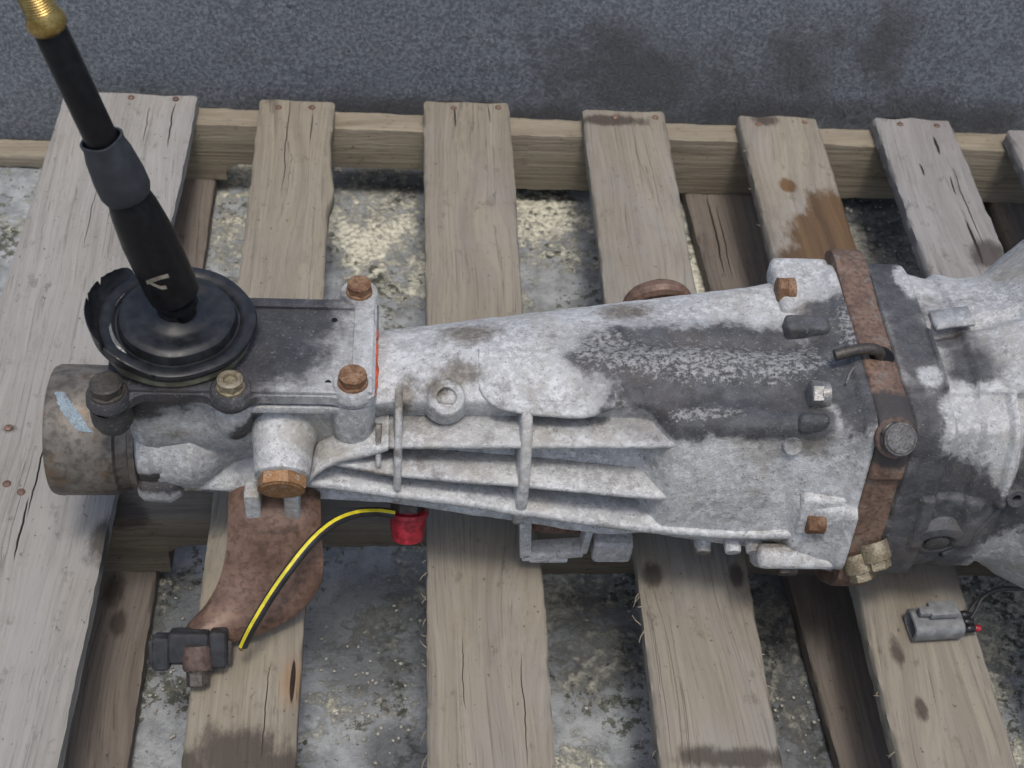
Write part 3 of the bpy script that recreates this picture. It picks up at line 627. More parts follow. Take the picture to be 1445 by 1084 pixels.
# hex bolts: one shared mesh per look
bolt_cache = {}
def bolt(p, axis, r=.0098, h=.008, mat=M_RUST, parent=None, washer=1.25, cup=False, name='bolt', shank=.012):
    key = (round(r, 4), round(h, 4), mat.name, washer, cup)
    if key not in bolt_cache:
        bm = bmesh.new()
        lathe([(r * washer, -shank), (r * washer, .0), (r * washer * .97, .0016), (r * .9, .002)], (0, 0, 0), (0, 0, 1), 24, bm, cap=False)
        hx = lambda an, t: 1 / max(math.cos((an + math.pi / 6) % (math.pi / 3) - math.pi / 6), .5) * .9
        prof = [(r, .0012), (r, h * .86), (r * .985, h * .93)]
        lathe(prof, (0, 0, 0), (0, 0, 1), 36, bm, hx, cap=False)
        top = [(r * .90 * 1.0, h * .93), (r * .83, h)] + ([(r * .55, h), (r * .45, h * .75), (.0001, h * .7)] if cup else [(r * .4, h * 1.01), (.0001, h * 1.01)])
        lathe([(r * .99, h * .925)] + top, (0, 0, 0), (0, 0, 1), 36, bm, None, cap=False)
        bmesh.ops.recalc_face_normals(bm, faces=bm.faces)
        me = bpy.data.meshes.new('bolt'); bm.to_mesh(me); bm.free(); me.materials.append(mat)
        me.polygons.foreach_set('use_smooth', [True] * len(me.polygons)); me.set_sharp_from_angle(angle=math.radians(32)); bolt_cache[key] = me
    o = link(name, bolt_cache[key], None, parent); x, y, a = frame(axis); sp = random.uniform(0, 6.28)
    Mx = Matrix((x * math.cos(sp) + y * math.sin(sp), -x * math.sin(sp) + y * math.cos(sp), a)).transposed().to_4x4(); o.matrix_basis = Matrix.Translation(Vector(p)) @ Mx
    return o
# flange bolts: heads face the output end, shanks run into the flange
for x, y, r, mt in ((1112, 410, .0092, M_RUST), (1160, 557, .0092, M_GREYBOLT), (1154, 737, .0080, M_RUST), (1114, 797, .0080, M_DKSTEEL)):
    X, t, p = env(x, y, out=.004); bolt(p, (-1, 0, 0), r, .0085, mt, th_, 1.0, shank=.004)

# ------------------------------------------------------------------ adapter plate (brown steel) between the housings
PX0, PX1 = .2190, .2420
thp = [(0, -.004), (37.5, -.004), (38, .0125), (46, .0105), (56, .0035), (70, .0012), (110, .0015), (128, .0005), (138, .0010), (152, .0045), (154, -.0005), (176, .0), (200, .0), (212, .003), (226, .003), (240, 0), (300, -.004), (360, -.004)]
def rplate(X, th): return float(poly(th)) * 1.005 + np.interp(th % 360, [a for a, _ in thp], [b for _, b in thp])
V, F = [], []; nth = 400; prof = [(PX0, -.0012), (PX0 + .0012, 0), (PX0 + .006, .0002), (PX1 - .006, .0002), (PX1 - .0012, 0), (PX1, -.0012)]
for x, dr in prof:
    for j in range(nth):
        a = 360 * j / nth; V.append(onaxis(x, a, float(rplate(x, a)) + dr + .0005 * mnoise.noise(Vector((x * 40, a * .09, 0)))))
for i in range(len(prof) - 1):
    for j in range(nth): F.append((i * nth + j, i * nth + (j + 1) % nth, (i + 1) * nth + (j + 1) % nth, (i + 1) * nth + j))
F.append(tuple(range(nth))); F.append(tuple(range((len(prof) - 1) * nth, len(prof) * nth)))
PLATE_ST = [(onaxis(.230, 128, .116), (.03, .024, .024)), (onaxis(.230, 142, .116), (.02, .02, .016))]
def plate_mat():
    mt = rust('adapter_plate_steel', (.125, .078, .056), (.215, .140, .100), (.20, .175, .15), rough=.55, scale=60); nt_ = mt.node_tree; k = N(nt_); b = nt_.nodes['Principled BSDF']
    src = b.inputs['Base Color'].links[0].from_socket; p = k.pos()
    mk = k.mr(k.ma('ADD', k.blobs(p, PLATE_ST), k.ma('MULTIPLY', k.ma('SUBTRACT', k.noise(p, 60, 6, .7), .5), 1.2)), .05, .25, 0, .9)
    k.put(b.inputs['Base Color'], k.mix(mk, src, (.035, .034, .034))); return mt
ap = mesh('adapter_plate', V, F, plate_mat(), gb, True, 40)
X, t, p = env(1266, 618, R=.1155); p = onaxis(.2300, t, rplate(0, t % 360))
nrm = (p - Vector((p.x, Y0, Z0))).normalized(); bolt(p + nrm * .001, nrm, .0110, .0095, M_STEEL, ap, 1.0, shank=.002); frombm('washer', lathe([(.0138, -.003), (.0138, .0006), (.0130, .0014), (.0001, .0014)], p, nrm, 28, cap=False), M_RUSTB, ap)
X, t, p = env(1254, 505, R=.1150); ph = onaxis(.2315, t, rplate(0, t % 360)); nh = Vector((0, -.12, 1)).normalized()
frombm('hook_hole_shade', lathe([(.0088, -.004), (.0088, .0005), (.0001, .0005)], ph + Vector((.001, 0, 0)), nh, 24, cap=False), M_LEVER, ap)  # flat black disc painted for the shade inside the hole
bm, _ = tube([ph + Vector((.001, 0, 0)) - nh * .004, ph + nh * .006 + Vector((-.003, 0, 0)), ph + nh * .0085 + Vector((-.012, .000, 0)), ph + nh * .0085 + Vector((-.024, -.002, -.001)), ph + nh * .0075 + Vector((-.034, -.004, -.002))], .0040, 12)
frombm('hook_pin', bm, M_DKSTEEL, ap)
bm, _ = tube([env(x, y, R=.1135)[2] for x, y in ((1242, 504), (1225, 508), (1210, 515), (1200, 526), (1194, 542))], .0007, 6)
frombm('wire_clip', bm, M_GREYBOLT, ap)
# yellow plated bolts under it
for x, y in ((1236, 787), (1214, 803)):
    q = env(x, y, R=.117)[2]; bolt(q, (.30, -.72, -.62), .0088, .0085, M_YZINC, ap, 1.25, shank=.012)

# ------------------------------------------------------------------ main case and bell housing flare
thE, thS1, thS2, thS3 = TH(1300, 553), TH(1345, 461), TH(1385, 557), TH(1380, 706)
def rcase(X, th):
    th = th % 360
    r = rsec(max(X, .2321), th)
    low = ss(150, 200, th) * (1 - ss(330, 360, th)); r -= low * ss(.32, .40, X) * .020
    top = ss(10, 20, th)
    r += .0070 * (1 - ss(.2705, .2750, X)) * (1 - ss(thE - 2, thE + 2, th)) * top
    r -= .0040 * ss(.2725, .276, X) * (1 - ss(.292, .298, X))
    r += .0060 * ss(.2725, .276, X) * (1 - ss(thS1 - .8, thS1 + .8, th)) * top * (1 - .6 * ss(.30, .34, X))
    r += .0050 * ss(.268, .272, X) * ss(thS1 + 4, thS1 + 9, th) * (1 - ss(thS2 - .8, thS2 + .8, th))
    r += .0055 * ss(.3130, .3145, X) * (1 - ss(.3185, .320, X)) * ss(thS2 - 2, thS2, th) * (1 - ss(thS3, thS3 + 3, th))
    r -= .0050 * ss(.319, .321, X) * ss(thS2, thS2 + 2, th) * (1 - ss(.335, .36, X))
    r -= .0045 * ss(.2405, .2420, X) * (1 - ss(.2450, .2465, X)) * ss(thE, thE + 2, th) * (1 - ss(176, 182, th))
    r += .0035 * ss(.262, .266, X) * ss(thS3 - .8, thS3 + .8, th) * (1 - ss(190, 196, th)) * (1 - ss(.305, .31, X))
    if th > 185: r = min(r, .1172 / max(.05, -math.sin(math.radians(th))))   # the flare rests on the deck boards
    return r
mc = loft('main_case', rcase, .2425, .50, 220, 300, M_CASE, gb, .0007)
v, f_ = fin(resample([env(x, y, out=.0065)[2] for x, y in ((1322, 466), (1340, 463), (1360, 461), (1376, 459))], 12), (0, .02, -.004), (0, 0, 1), .004); mesh('case_rib', v, f_, M_CASE, mc)
X, t, p = env(1322, 762); nr = (p - Vector((X, Y0, Z0))).normalized()
frombm('drain_plug', lathe([(.022, -.01), (.0195, .0015), (.017, .0030), (.0125, .0032), (.0115, .000), (.0085, .000), (.0085, .0028), (.007, .0034), (.0001, .0034)], p, nr, 28, cap=False), M_OILY, mc, 30)
# diagonal seam rib and dark strut below
path = resample([env(x, y, out=.002)[2] for x, y in ((1330, 785), (1365, 765), (1395, 738), (1418, 708), (1434, 660), (1440, 600))], 24)
inw = [(Vector((q.x, Y0, Z0)) - q).normalized() * .02 for q in path]
v, f_ = fin(path, inw, (.6, 0, .6), .006); mesh('case_rib', v, f_, M_CASE, mc)
boss(1432, 700, .007, .004, .003, M_CASE, 'boss', mc)
# rusty bracket on the far side
q = env(925, 424)[2]
bm, _ = tube([at(884, 432, yy=-.02), at(900, 416, yy=-.02), at(930, 407, yy=-.02), at(955, 409, yy=-.02), at(970, 420, yy=-.02)], [.004, .0065, .007, .006, .004], 10)
frombm('rear_lug', bm, M_BRK, th_)

# ------------------------------------------------------------------ output dust cover
XL, XR = at(75, 612, yy=Y0).x + .004, -.262
zt = .2060; L = XR - XL
o_ = Vector((XL, Y0, zt))
dc = frombm('dust_cover', lathe([(.041, .02), (.0425, .002), (.0455, 0), (.0468, .003), (.0468, .020), (.0464, .042), (.0452, .046), (.0415, .0475), (.0405, .051), (.0405, .055), (.0425, .056), (.0425, .060), (.0365, .062), (.034, .100)], o_, (1, 0, 0), 72, cap=False), M_DUST, gb, 40)
# smear of pale paint
pts = [];
def oncyl(px, py, r):
    d = ray(px, py); d = d / np.linalg.norm(d); t = .55
    while t < 1.4:
        p = CAM + d * t
        if math.hypot(p[1] - Y0, p[2] - zt) < r: break
        t += .0004
    return Vector(p)
c0 = resample([oncyl(x, y, .0471) for x, y in ((84, 553), (93, 572), (105, 590), (117, 606), (126, 610))], 16); V = []; F = []
for i, c in enumerate(c0):
    w_ = .0058 * (.55 + .45 * math.sin(math.pi * (i + .5) / 16)) * (1 + .35 * mnoise.noise(Vector((i * .9, 0, 0))))
    for s in (-1, -.4, .4, 1):
        q = c + Vector((w_ * s, 0, 0)); dv = Vector((0, q.y - Y0, q.z - zt)).normalized(); V.append(Vector((q.x, Y0, zt)) + dv * (.0472 if abs(s) < .9 else .0467))
for i in range(15):
    for s in range(3): F.append((i * 4 + s, i * 4 + s + 1, i * 4 + 5 + s, i * 4 + 4 + s))
mesh('paint_smear', V, F, M_PAINTMARK, dc)
# seal carrier lobes where the box meets the cover
frombm('seal_boss', lathe([(.030, 0), (.037, .004), (.038, .012), (.036, .03), (.03, .04)], Vector((-.278, Y0 - .006, .212)), (1, 0, 0), 40), M_BOX, gb, 40)
frombm('lower_lobe', lathe([(.012, 0), (.016, .004), (.017, .022), (.012, .03)], at(222, 676, yy=-.125) + Vector((-.012, 0, 0)), (1, 0, 0), 24), M_BOX, gb, 40)

# ------------------------------------------------------------------ shift box and cover
ZC = .296
cl, cr = at(143, 560, z=ZC).x, at(529, 545, z=ZC).x
yf_, yb_ = -.1395, -.0500
sb_x0, sb_x1 = cl + .006, cr - .004
# box with sloped walls
V, F = [], []; nsec = 60
def boxring(z, ins, dz=0):
    x0, x1, y0, y1 = sb_x0 + ins, sb_x1 - ins * .4, yf_ + .004 + ins, yb_ - .002 - ins; r = .012; pts_ = []
    for cx_, cy_, a0 in ((x1 - r, y1 - r, 0), (x0 + r, y1 - r, 90), (x0 + r, y0 + r, 180), (x1 - r, y0 + r, 270)):
        for q in range(8): a = math.radians(a0 + 90 * q / 7); pts_.append(Vector((cx_ + r * math.cos(a), cy_ + r * math.sin(a), z)))
    return pts_
rings = [boxring(ZC - .0095, 0), boxring(ZC - .016, 0), boxring(ZC - .018, .0025), boxring(ZC - .04, .002), boxring(ZC - .064, .003), boxring(ZC - .070, .008), boxring(ZC - .085, .026)]
bm = bmesh.new(); prev = None
for r_ in rings:
    vv = [bm.verts.new(q + Vector((mnoise.noise(q * 80), mnoise.noise(q * 80 + Vector((9, 0, 0))), 0)) * .0006) for q in r_]
    if prev:
        for q in range(len(vv)): bm.faces.new((prev[q], prev[(q + 1) % len(vv)], vv[(q + 1) % len(vv)], vv[q]))
    else: bm.faces.new(vv)
    prev = vv
bm.faces.new(prev)
sbx = frombm('shift_box', bm, M_BOX, gb, 40)
bolts_px = [(152, 558, M_DKSTEEL, .0105, False), (326, 552, M_YZINC, .0084, True), (498, 545, M_RUST, .0092, False), (507, 417, M_RUST, .0084, False)]
bp = [at(x, y, z=ZC) for x, y, *_ in bolts_px]; bp.append(Vector((bp[0].x, yb_ + .002, ZC)))
# cover outline: rectangle united with round lugs at the bolts
def cover_outline(ins=0):
    cx_, cy_ = (cl + cr) / 2, (yf_ + yb_) / 2; out = []
    for k in range(220):
        a = 2 * math.pi * k / 220; hx_, hy_ = (cr - cl) / 2 - ins, (yb_ - yf_) / 2 - ins
        # parametrise by walking the rectangle perimeter
        s = k / 220 * 4; side = int(s); u = s - side
        if side == 0: p = Vector((cx_ - hx_ + 2 * hx_ * u, cy_ - hy_, 0)); nn = Vector((0, -1, 0))
        elif side == 1: p = Vector((cx_ + hx_, cy_ - hy_ + 2 * hy_ * u, 0)); nn = Vector((1, 0, 0))
        elif side == 2: p = Vector((cx_ + hx_ - 2 * hx_ * u, cy_ + hy_, 0)); nn = Vector((0, 1, 0))
        else: p = Vector((cx_ - hx_, cy_ + hy_ - 2 * hy_ * u, 0)); nn = Vector((-1, 0, 0))
        for b_ in bp:
            d = (p - Vector((b_.x, b_.y, 0))); t = d.dot(nn); side_d = (d - nn * t).length; R_ = .0135 - ins
            if side_d < R_ * 1.25:
                reach = math.sqrt(max(R_ * R_ - side_d * side_d, 0)); ext = reach - t
                if ext > 0: p = p + nn * ext
                if abs(d.length) < R_ * 3 and False: pass
        # round the corners
        out.append(p)
    for _ in range(3): out = [(out[i - 1] + out[i] * 2 + out[(i + 1) % len(out)]) / 4 for i in range(len(out))]
    return out
bm = bmesh.new(); prev = None
for z, ins in ((ZC - .0092, .0008), (ZC - .0085, 0), (ZC - .0012, 0), (ZC, .0012)):
    vv = [bm.verts.new(Vector((p.x, p.y, z))) for p in cover_outline(ins)]
    if prev:
        for q in range(len(vv)): bm.faces.new((prev[q], prev[(q + 1) % len(vv)], vv[(q + 1) % len(vv)], vv[q]))
    prev = vv
bm.faces.new(prev)
cov = frombm('shift_cover', bm, M_COVER, gb, 40)
# raised border strips on the cover
cxm, cym = (cl + cr) / 2, (yf_ + yb_) / 2
frombm('cover_border', rbox((cr - .0085, cym, ZC + .0006), (.014, (yb_ - yf_) * .97, .0044), .0014), M_COVER, cov)
frombm('cover_border', rbox((cxm + .01, yb_ - .005, ZC + .0004), ((cr - cl) * .86, .0085, .0042), .0014), M_COVER, cov)
frombm('cover_border', rbox((cxm - .001, yf_ + .0055, ZC + .0004), ((cr - cl) * .90, .0095, .0038), .0014), M_COVER, cov)
for (x, y, mt, r, cup), p in zip(bolts_px, bp):
    frombm('bolt_seat', lathe([(.0145, -.004), (.0135, .0024), (.0125, .0036), (.0001, .0036)], p, (0, 0, 1), 28, cap=False), M_COVER, cov)
    bolt(p + Vector((0, 0, .0036)), (0, 0, 1), r, .0085, mt, cov, 1.12, cup, shank=.003)
# corner pillars of the box
for i, rr, zl in ((2, .0150, .052), (1, .0125, .040), (0, .0140, .030), (3, .0140, .05)):
    p = bp[i]; frombm('bolt_pillar', lathe([(rr * .97, -.0095), (rr, -.02), (rr * .98, -zl * .8), (rr * .8, -zl), (rr * .35, -zl - .007), (.0001, -zl - .008)], p + Vector((0, .002, 0)), (0, 0, 1), 28, cap=False), M_BOX if i != 2 else M_ALU, sbx)
frombm('box_web', rbox(((bp[1].x + bp[2].x) / 2, yf_ + .002, ZC - .0145), (bp[2].x - bp[1].x, .006, .006), .0015), M_BOX, sbx)
# orange sealant squeezed from the joint
bm = bmesh.new()
for k in range(26):
    y = random.uniform(yf_ + .01, yb_ - .02); s = random.uniform(.0010, .0026) * (1.7 if k % 9 == 0 else 1); r_ = bmesh.ops.create_icosphere(bm, subdivisions=2, radius=s)
    bmesh.ops.transform(bm, matrix=Matrix.Translation((cr + .0002, y, ZC - .010 + random.uniform(-.002, .002))) @ Matrix.Diagonal((.7, 2.0, 1, 1)), verts=r_['verts'])
so = frombm('sealant', bm, M_SEAL, cov); so['kind'] = 'stuff'
# casting mark, and flat dark discs for the shade inside pin holes
mkp = at(432, 607, yy=yf_ + .0045); bm, _ = tube([mkp + Vector((.0052 * math.cos(a), -.0002, .0052 * math.sin(a))) for a in np.linspace(.5, 6.0, 14)], .0009, 6); frombm('casting_mark', bm, M_BOX, sbx)
for x, y in ((463, 540), (472, 452)):
    frombm('pin_hole_shade', lathe([(.0022, -.001), (.0021, .0004), (.0001, .0004)], at(x, y, z=ZC), (0, 0, 1), 12, cap=False), M_LEVER, cov)
# filler boss with rusty hex plug
pc = at(397, 690, yy=-.170); ax_ = Vector((0, -.95, -.30)).normalized()
fb = frombm('filler_boss', lathe([(.026, -.050), (.0205, -.030), (.0190, -.014), (.0185, -.009), (.017, -.008), (.0001, -.008)], pc, ax_, 40, cap=False), M_ALU, sbx)
bolt(pc - ax_ * .010, ax_, .0162, .0115, M_PLUG, sbx, 1.08, name='filler_plug')
# two cast prongs below
for x in (358, 413):
    q = at(x, 712, yy=-.158); frombm('prong', rbox(q, (.011, .014, .036), .003, 3), M_BOX, sbx)

# ------------------------------------------------------------------ gear lever with boot
bc = at(247, 444, z=ZC + .021)
bc = Vector((bc.x, bc.y, ZC))
boot = frombm('boot_retainer', lathe([(.048, -.001), (.0485, .004), (.050, .0048), (.050, .0085), (.047, .009), (.047, .0100), (.001, .0100)], bc, (0, 0, 1), 64, cap=False), M_RIM, gb, 30)
tilt = Vector((.05, -.02, 1)).normalized()
b2 = frombm('lever_boot', lathe([(.045, .0090), (.0490, .0100), (.0512, .0125), (.0520, .0150), (.0512, .0172), (.0490, .0182), (.0455, .0178), (.0425, .0165), (.0408, .0148), (.0396, .0148), (.0390, .0175), (.0378, .0212), (.0350, .0232), (.0315, .0236), (.0270, .0222), (.0225, .0218), (.0185, .0228), (.0150, .0262), (.0130, .0275), (.0120, .033), (.0135, .034), (.0135, .037), (.0118, .038), (.0118, .045)], bc, tilt, 72, cap=False,
      rfun=lambda an, t: 1 + .012 * math.sin(3 * an + 1) + .006 * math.sin(7 * an)), M_RUBBER, gb, 35)
# torn outer lip curling up on the left side
V, F = [], []; nl = 64
for i in range(nl):
    a = math.radians(128 + (262 - 128) * i / (nl - 1)); e = math.sin(math.pi * i / (nl - 1)) ** .5
    cut = 1 - (.55 * (1 if i in (13, 22, 45) else 0)) + .06 * mnoise.noise(Vector((i * .8, 3, 0))) + .05 * (i % 3 == 0)
    cs = Vector((math.cos(a), math.sin(a), 0))
    for r, h in ((.0470, .012), (.0520, .0140), (.0552, .0180), (.0570, .0190 + .013 * e * cut), (.0563, .0190 + .0134 * e * cut), (.0544, .0195), (.0515, .0165), (.0470, .0140)):
        V.append(bc + cs * r + Vector((0, 0, h)))
for i in range(nl - 1):
    for q in range(8): F.append((i * 8 + q, i * 8 + (q + 1) % 8, (i + 1) * 8 + (q + 1) % 8, (i + 1) * 8 + q))
F.append(tuple(range(8))); F.append(tuple(range((nl - 1) * 8, nl * 8)))
mesh('torn_lip', V, F, M_RUBBER, b2, True, 40)
bm, _ = tube([bc + Vector((.0432 * math.cos(math.radians(a)), .0432 * math.sin(math.radians(a)), .0172)) for a in range(140, 232, 10)], [.0004] + [.0022] * 8 + [.0004], 8)
frombm('steel_insert', bm, M_GREYBOLT, b2)
# the lever itself
lb = at(257, 438, z=ZC + .030); lt = at(44, -14, yy=lb.y + .004); la = (lt - lb).normalized(); LL = (lt - lb).length
def lpos(px, py):   # distance along the lever of a photographed height
    best = (9e9, 0)
    for k in range(400):
        t = k / 399 * 1.05 * LL; p = lb + la * t; c = RW.T @ (np.array(p) - CAM); x, y = PW / 2 + FPX * c[0] / c[2], PH / 2 - FPX * c[1] / c[2]; dd = (x - px) ** 2 + (y - py) ** 2
        if dd < best[0]: best = (dd, t)
    return best[1]
t1, t2, t3, t4, t5 = lpos(243, 408), lpos(181, 271), lpos(174, 254), lpos(141, 197), lpos(66, 42)
lev = frombm('gear_lever', lathe([(.0085, -.004), (.0085, .004), (.0125, .005), (.0125, .009), (.0095, .011), (.0100, t1 - .010), (.0165, t1 - .004), (.0172, t1 + .004), (.0172, t1 + (t2 - t1) * .55), (.0150, t1 + (t2 - t1) * .85), (.0118, t2 + .004), (.0100, t3), (.0098, t4), (.0094, t5 - .002), (.0086, t5), (.007, t5 + .002)], lb, la, 40, cap=False), M_LEVER, gb, 35)
def slit(an, t): return 1 + .05 * (t > t4 - .004) * math.sin(4 * an)
frombm('lever_sleeve', lathe([(.0112, t2 - .001), (.0146, t2 - .0005), (.0158, t2 + .003), (.0158, t3 + .004), (.0143, (t3 + t4) / 2 + .004), (.0126, t4 - .004), (.0126, t4), (.0112, t4 + .0002), (.0106, t4 - .008), (.0100, t4 - .02)], lb, la, 40, cap=False, rfun=slit), M_SLEEVE, lev, 40)
prof = [(.007, t5 - .004), (.0098, t5 + .0005), (.0110, t5 + .002), (.0112, t5 + .006), (.0096, t5 + .009), (.0092, t5 + .011)]
z = t5 + .012
while z < t5 + .036: prof += [(.0084, z), (.0092, z + .0008)]; z += .0016
prof += [(.0085, z + .001), (.007, z + .002), (.0001, z + .002)]
frombm('thread_insert', lathe(prof, lb, la, 32, cap=False), M_BRASS, lev, 60)
frombm('lever_tip', lathe([(.0068, z), (.0068, z + .03), (.0001, z + .031)], lb, la, 24, cap=False), M_LEVER, lev)
# bare scuff on the lever (V-shaped)
def onlev(px, py, r):
    d = ray(px, py); d = d / np.linalg.norm(d); t = .4
    while t < 1.4:
        p = Vector(CAM + d * t); v_ = p - lb; q = (v_ - la * v_.dot(la)).length
        if q < r: break
        t += .0003
    v_ = p - lb; c = lb + la * v_.dot(la); return c + (p - c).normalized() * r
for seg, w_ in (([(238, 389), (226, 392), (214, 396), (207, 399)], .0016), ([(208, 397), (218, 402), (228, 406), (235, 405)], .0016)):
    P = resample([onlev(x, y, .01727) for x, y in seg], 10); V = []; F = []
    for i, c in enumerate(P):
        for s in (-1, 1):
            q = c + la * (w_ * s * (1 + .4 * mnoise.noise(Vector((i, s, 0))))); v_ = q - lb; cc = lb + la * v_.dot(la); V.append(cc + (q - cc).normalized() * .01731)
    for i in range(9): F.append((i * 2, i * 2 + 1, i * 2 + 3, i * 2 + 2))
    mesh('scuff', V, F, M_CHIP, lev)

# ------------------------------------------------------------------ mount bracket, rubber mount
Lp = [(322, 690), (321, 730), (318, 775), (308, 815), (290, 848), (268, 872), (252, 892)]
Rp = [(452, 690), (453, 740), (456, 795), (446, 828), (418, 858), (372, 884), (318, 900)]
def bz(y): return .200 - (.200 - .128) * ss(690, 905, np.array(float(y))) 
LA = resample([at(x, y, z=float(bz(y))) for x, y in Lp], 26); RA = resample([at(x, y, z=float(bz(y))) for x, y in Rp], 26); V = []; F = []; m_ = 16
for s in (0, 1):
    for a, b_ in zip(LA, RA):
        for q in range(m_):
            u = q / (m_ - 1); p = a.lerp(b_, u); p = p + Vector((0, 0, .007 * math.sin(math.pi * u) - .004 * max(0, abs(u - .5) - .38) / .12 - s * .0045)); p = p + Vector((0, 0, .0008 * mnoise.noise(p * 70))); V.append(p)
n_ = 26
def bi_(s, i, j): return s * n_ * m_ + i * m_ + j
for s in (0, 1):
    for i in range(n_ - 1):
        for j in range(m_ - 1): F.append((bi_(s, i, j), bi_(s, i, j + 1), bi_(s, i + 1, j + 1), bi_(s, i + 1, j)))
for i in range(n_ - 1):
    for j in (0, m_ - 1): F.append((bi_(0, i, j), bi_(0, i + 1, j), bi_(1, i + 1, j), bi_(1, i, j)))
for j in range(m_ - 1):
    for i in (0, n_ - 1): F.append((bi_(0, i, j), bi_(0, i, j + 1), bi_(1, i, j + 1), bi_(1, i, j)))
br = mesh('mount_bracket', V, F, M_BRK, gb, True, 50)
mcn = at(270, 915, z=.127)
ry = Matrix.Rotation(math.radians(-38), 3, 'X')
def mblk(dx, dy, dz, s, bev, name, mat):
    return frombm(name, rbox(mcn + ry @ Vector((dx, dy, dz)), s, bev, 3, ry), mat, br)
mblk(-.001, 0, .002, (.029, .018, .022), .004, 'rubber_block', M_MOUNTRUB)
mblk(-.0200, -.001, -.002, (.0125, .016, .024), .0035, 'rubber_wing', M_MOUNTRUB)
mblk(.0190, -.001, .001, (.0125, .016, .026), .0035, 'rubber_wing', M_MOUNTRUB)
mblk(-.001, .004, -.004, (.058, .006, .018), .0025, 'mount_plate', M_DKSTEEL)
bax = Vector((0.05, -.72, -.55)).normalized(); mb = at(279, 944, z=.121)
frombm('mount_washer', lathe([(.0105, -.016), (.0105, -.001), (.0095, .001), (.008, .0012)], mb, bax, 24), M_RUSTB, br)
bolt(mb + bax * .001, bax, .0078, .011, M_DKSTEEL, br, 1.05)

# ------------------------------------------------------------------ red switch cap and striped wire
sc_ = at(576, 722, yy=-.128); sax = Vector((0, -.50, -.86)).normalized()
sw = frombm('switch_cap', lathe([(.011, -.03), (.011, -.002), (.0152, -.0015), (.0152, .0015), (.0138, .003), (.0125, .016), (.0115, .0215), (.0100, .0225), (.0001, .0225)], sc_, sax, 28, cap=False), M_RED, gb, 30)
frombm('switch_body', lathe([(.013, -.014), (.013, -.003), (.010, -.0028)], sc_, sax, 6), M_DKSTEEL, sw)
wp = [(556, 725, .172), (530, 722, .176), (500, 725, .186), (470, 738, .193), (440, 764, .195), (410, 801, .188), (384, 838, .176), (362, 874, .160), (350, 896, .148), (343, 911, .139)]
wpts = [at(x, y, z=z_) for x, y, z_ in wp]
bm, Q = tube(wpts, .0036, 12); wi = frombm('sensor_wire', bm, M_BLACKWIRE, sw)
V, F = [], []
for i, q in enumerate(Q):
    d = (Q[min(i + 1, len(Q) - 1)] - Q[max(i - 1, 0)]).normalized(); side = d.cross(Vector((0, -.68, .73))).normalized(); up_ = side.cross(d).normalized()
    for a in (2, 15, 28, 40):
        an = math.radians(a); V.append(q + (side * math.sin(an) + up_ * math.cos(an)) * .00375)
for i in range(len(Q) - 1):
    for s in range(3): F.append((i * 4 + s, i * 4 + s + 1, i * 4 + 5 + s, i * 4 + 4 + s))
mesh('yellow_stripe', V, F, M_YELLOW, wi)
frombm('wire_end', lathe([(.0016, 0), (.0016, .004), (.0001, .0042)], wpts[-1], (wpts[-1] - wpts[-2]), 8, cap=False), M_BRASS, wi)
# black round sender tucked under the housing
frombm('rubber_sender', lathe([(.008, 0), (.0098, .002), (.0102, .010), (.0095, .016), (.0106, .017), (.0106, .022), (.005, .023), (.0045, .019), (.0001, .019)], at(712, 752, yy=-.105), Vector((.02, -.35, -.93)), 28, cap=False), M_RUBBER, gb, 30)

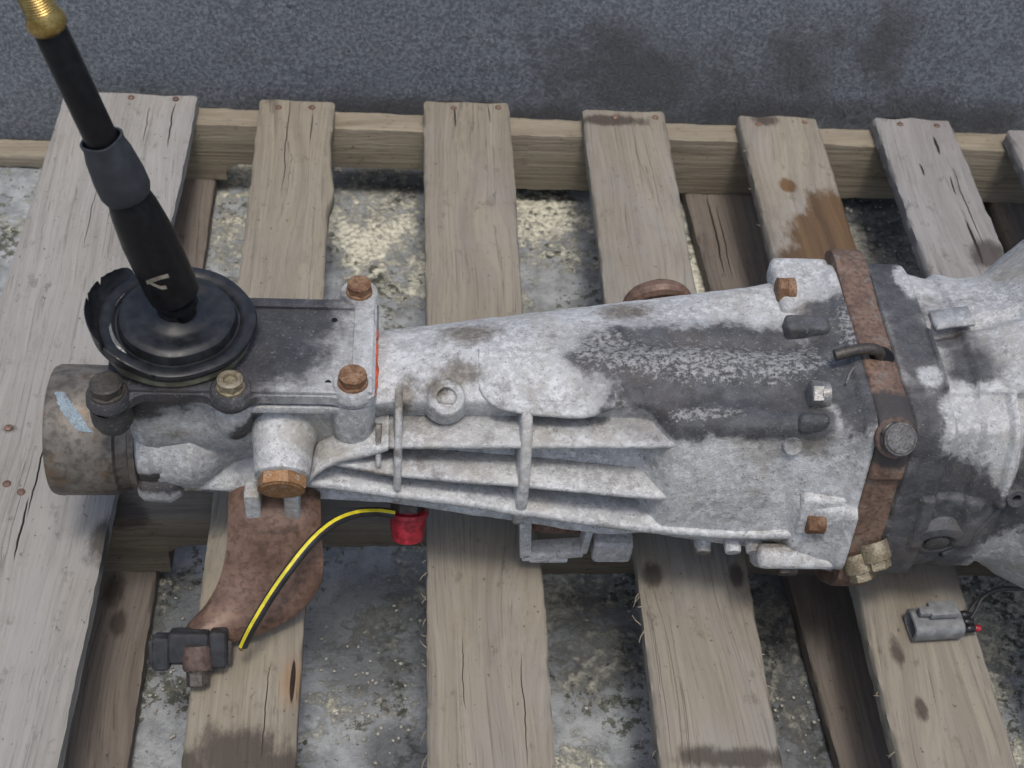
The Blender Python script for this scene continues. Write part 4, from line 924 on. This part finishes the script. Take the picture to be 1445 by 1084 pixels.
# ------------------------------------------------------------------ loose harness connector lying on a deck board
def rrect(w_, h_, r, n=6):
    o = []
    for cx_, cy_, a0 in ((w_ / 2 - r, h_ / 2 - r, 0), (-w_ / 2 + r, h_ / 2 - r, 90), (-w_ / 2 + r, -h_ / 2 + r, 180), (w_ / 2 - r, -h_ / 2 + r, 270)):
        for q in range(n): a = math.radians(a0 + 90 * q / (n - 1)); o.append((cx_ + r * math.cos(a), cy_ + r * math.sin(a)))
    return o
co = at(1322, 880, z=PT + .0095); rc = Matrix.Rotation(math.radians(4), 3, 'Z'); bm = bmesh.new(); prev = None
for x, sc2 in ((-.021, .92), (-.0205, 1.0), (.016, 1.0), (.0175, .94), (.0175, .6)):
    vv = [bm.verts.new(co + rc @ Vector((x, a * sc2, b_ * sc2))) for a, b_ in rrect(.024, .016, .0064)]
    if prev:
        for q in range(len(vv)): bm.faces.new((prev[q], prev[(q + 1) % len(vv)], vv[(q + 1) % len(vv)], vv[q]))
    else: first = vv
    prev = vv
bm.faces.new(prev); prev = first
for x, sc2 in ((-.021, .80), (-.006, .78)):
    vv = [bm.verts.new(co + rc @ Vector((x, a * sc2, b_ * sc2 * .95))) for a, b_ in rrect(.024, .016, .0064)]
    for q in range(len(vv)): bm.faces.new((prev[q], prev[(q + 1) % len(vv)], vv[(q + 1) % len(vv)], vv[q]))
    prev = vv
bm.faces.new(prev)
cn = frombm('wiring_connector', bm, M_GREYPL, gb, 40)
frombm('latch', rbox(co + rc @ Vector((.002, .004, .0125)), (.022, .013, .006), .0018, 2, rc), M_GREYPL, cn)
frombm('latch_hook', rbox(co + rc @ Vector((-.012, .003, .0128)), (.010, .007, .0045), .0014, 2, rc), M_GREYPL, cn)
for dy in (-.006, 0, .006): frombm('cable_seal', lathe([(.0034, 0), (.0036, .004), (.003, .005), (.0036, .007), (.003, .009), (.0026, .012)], co + rc @ Vector((.0165, dy, 0)), rc @ Vector((1, 0, 0)), 14), M_RUBBER, cn)
frombm('red_seal', lathe([(.0026, 0), (.003, .002), (.0024, .0045)], co + rc @ Vector((.0275, -.006, 0)), (1, 0, 0), 12), M_RED, cn)
for dy, off in ((.001, 0), (.006, .004)):
    a = co + rc @ Vector((.026, dy, .0005)); bm, _ = tube([a, a + Vector((.005, .006, .004)), at(1388, 842 - off * 400, z=.128), at(1415, 832 - off * 500, z=.134 + off), at(1450, 831, z=.140 + off), at(1500, 826, z=.150 + off)], .0014, 8)
    frombm('harness_wire', bm, M_BLACKWIRE, cn)

for o in bpy.data.objects:
    if '_b' in o: del o['_b']
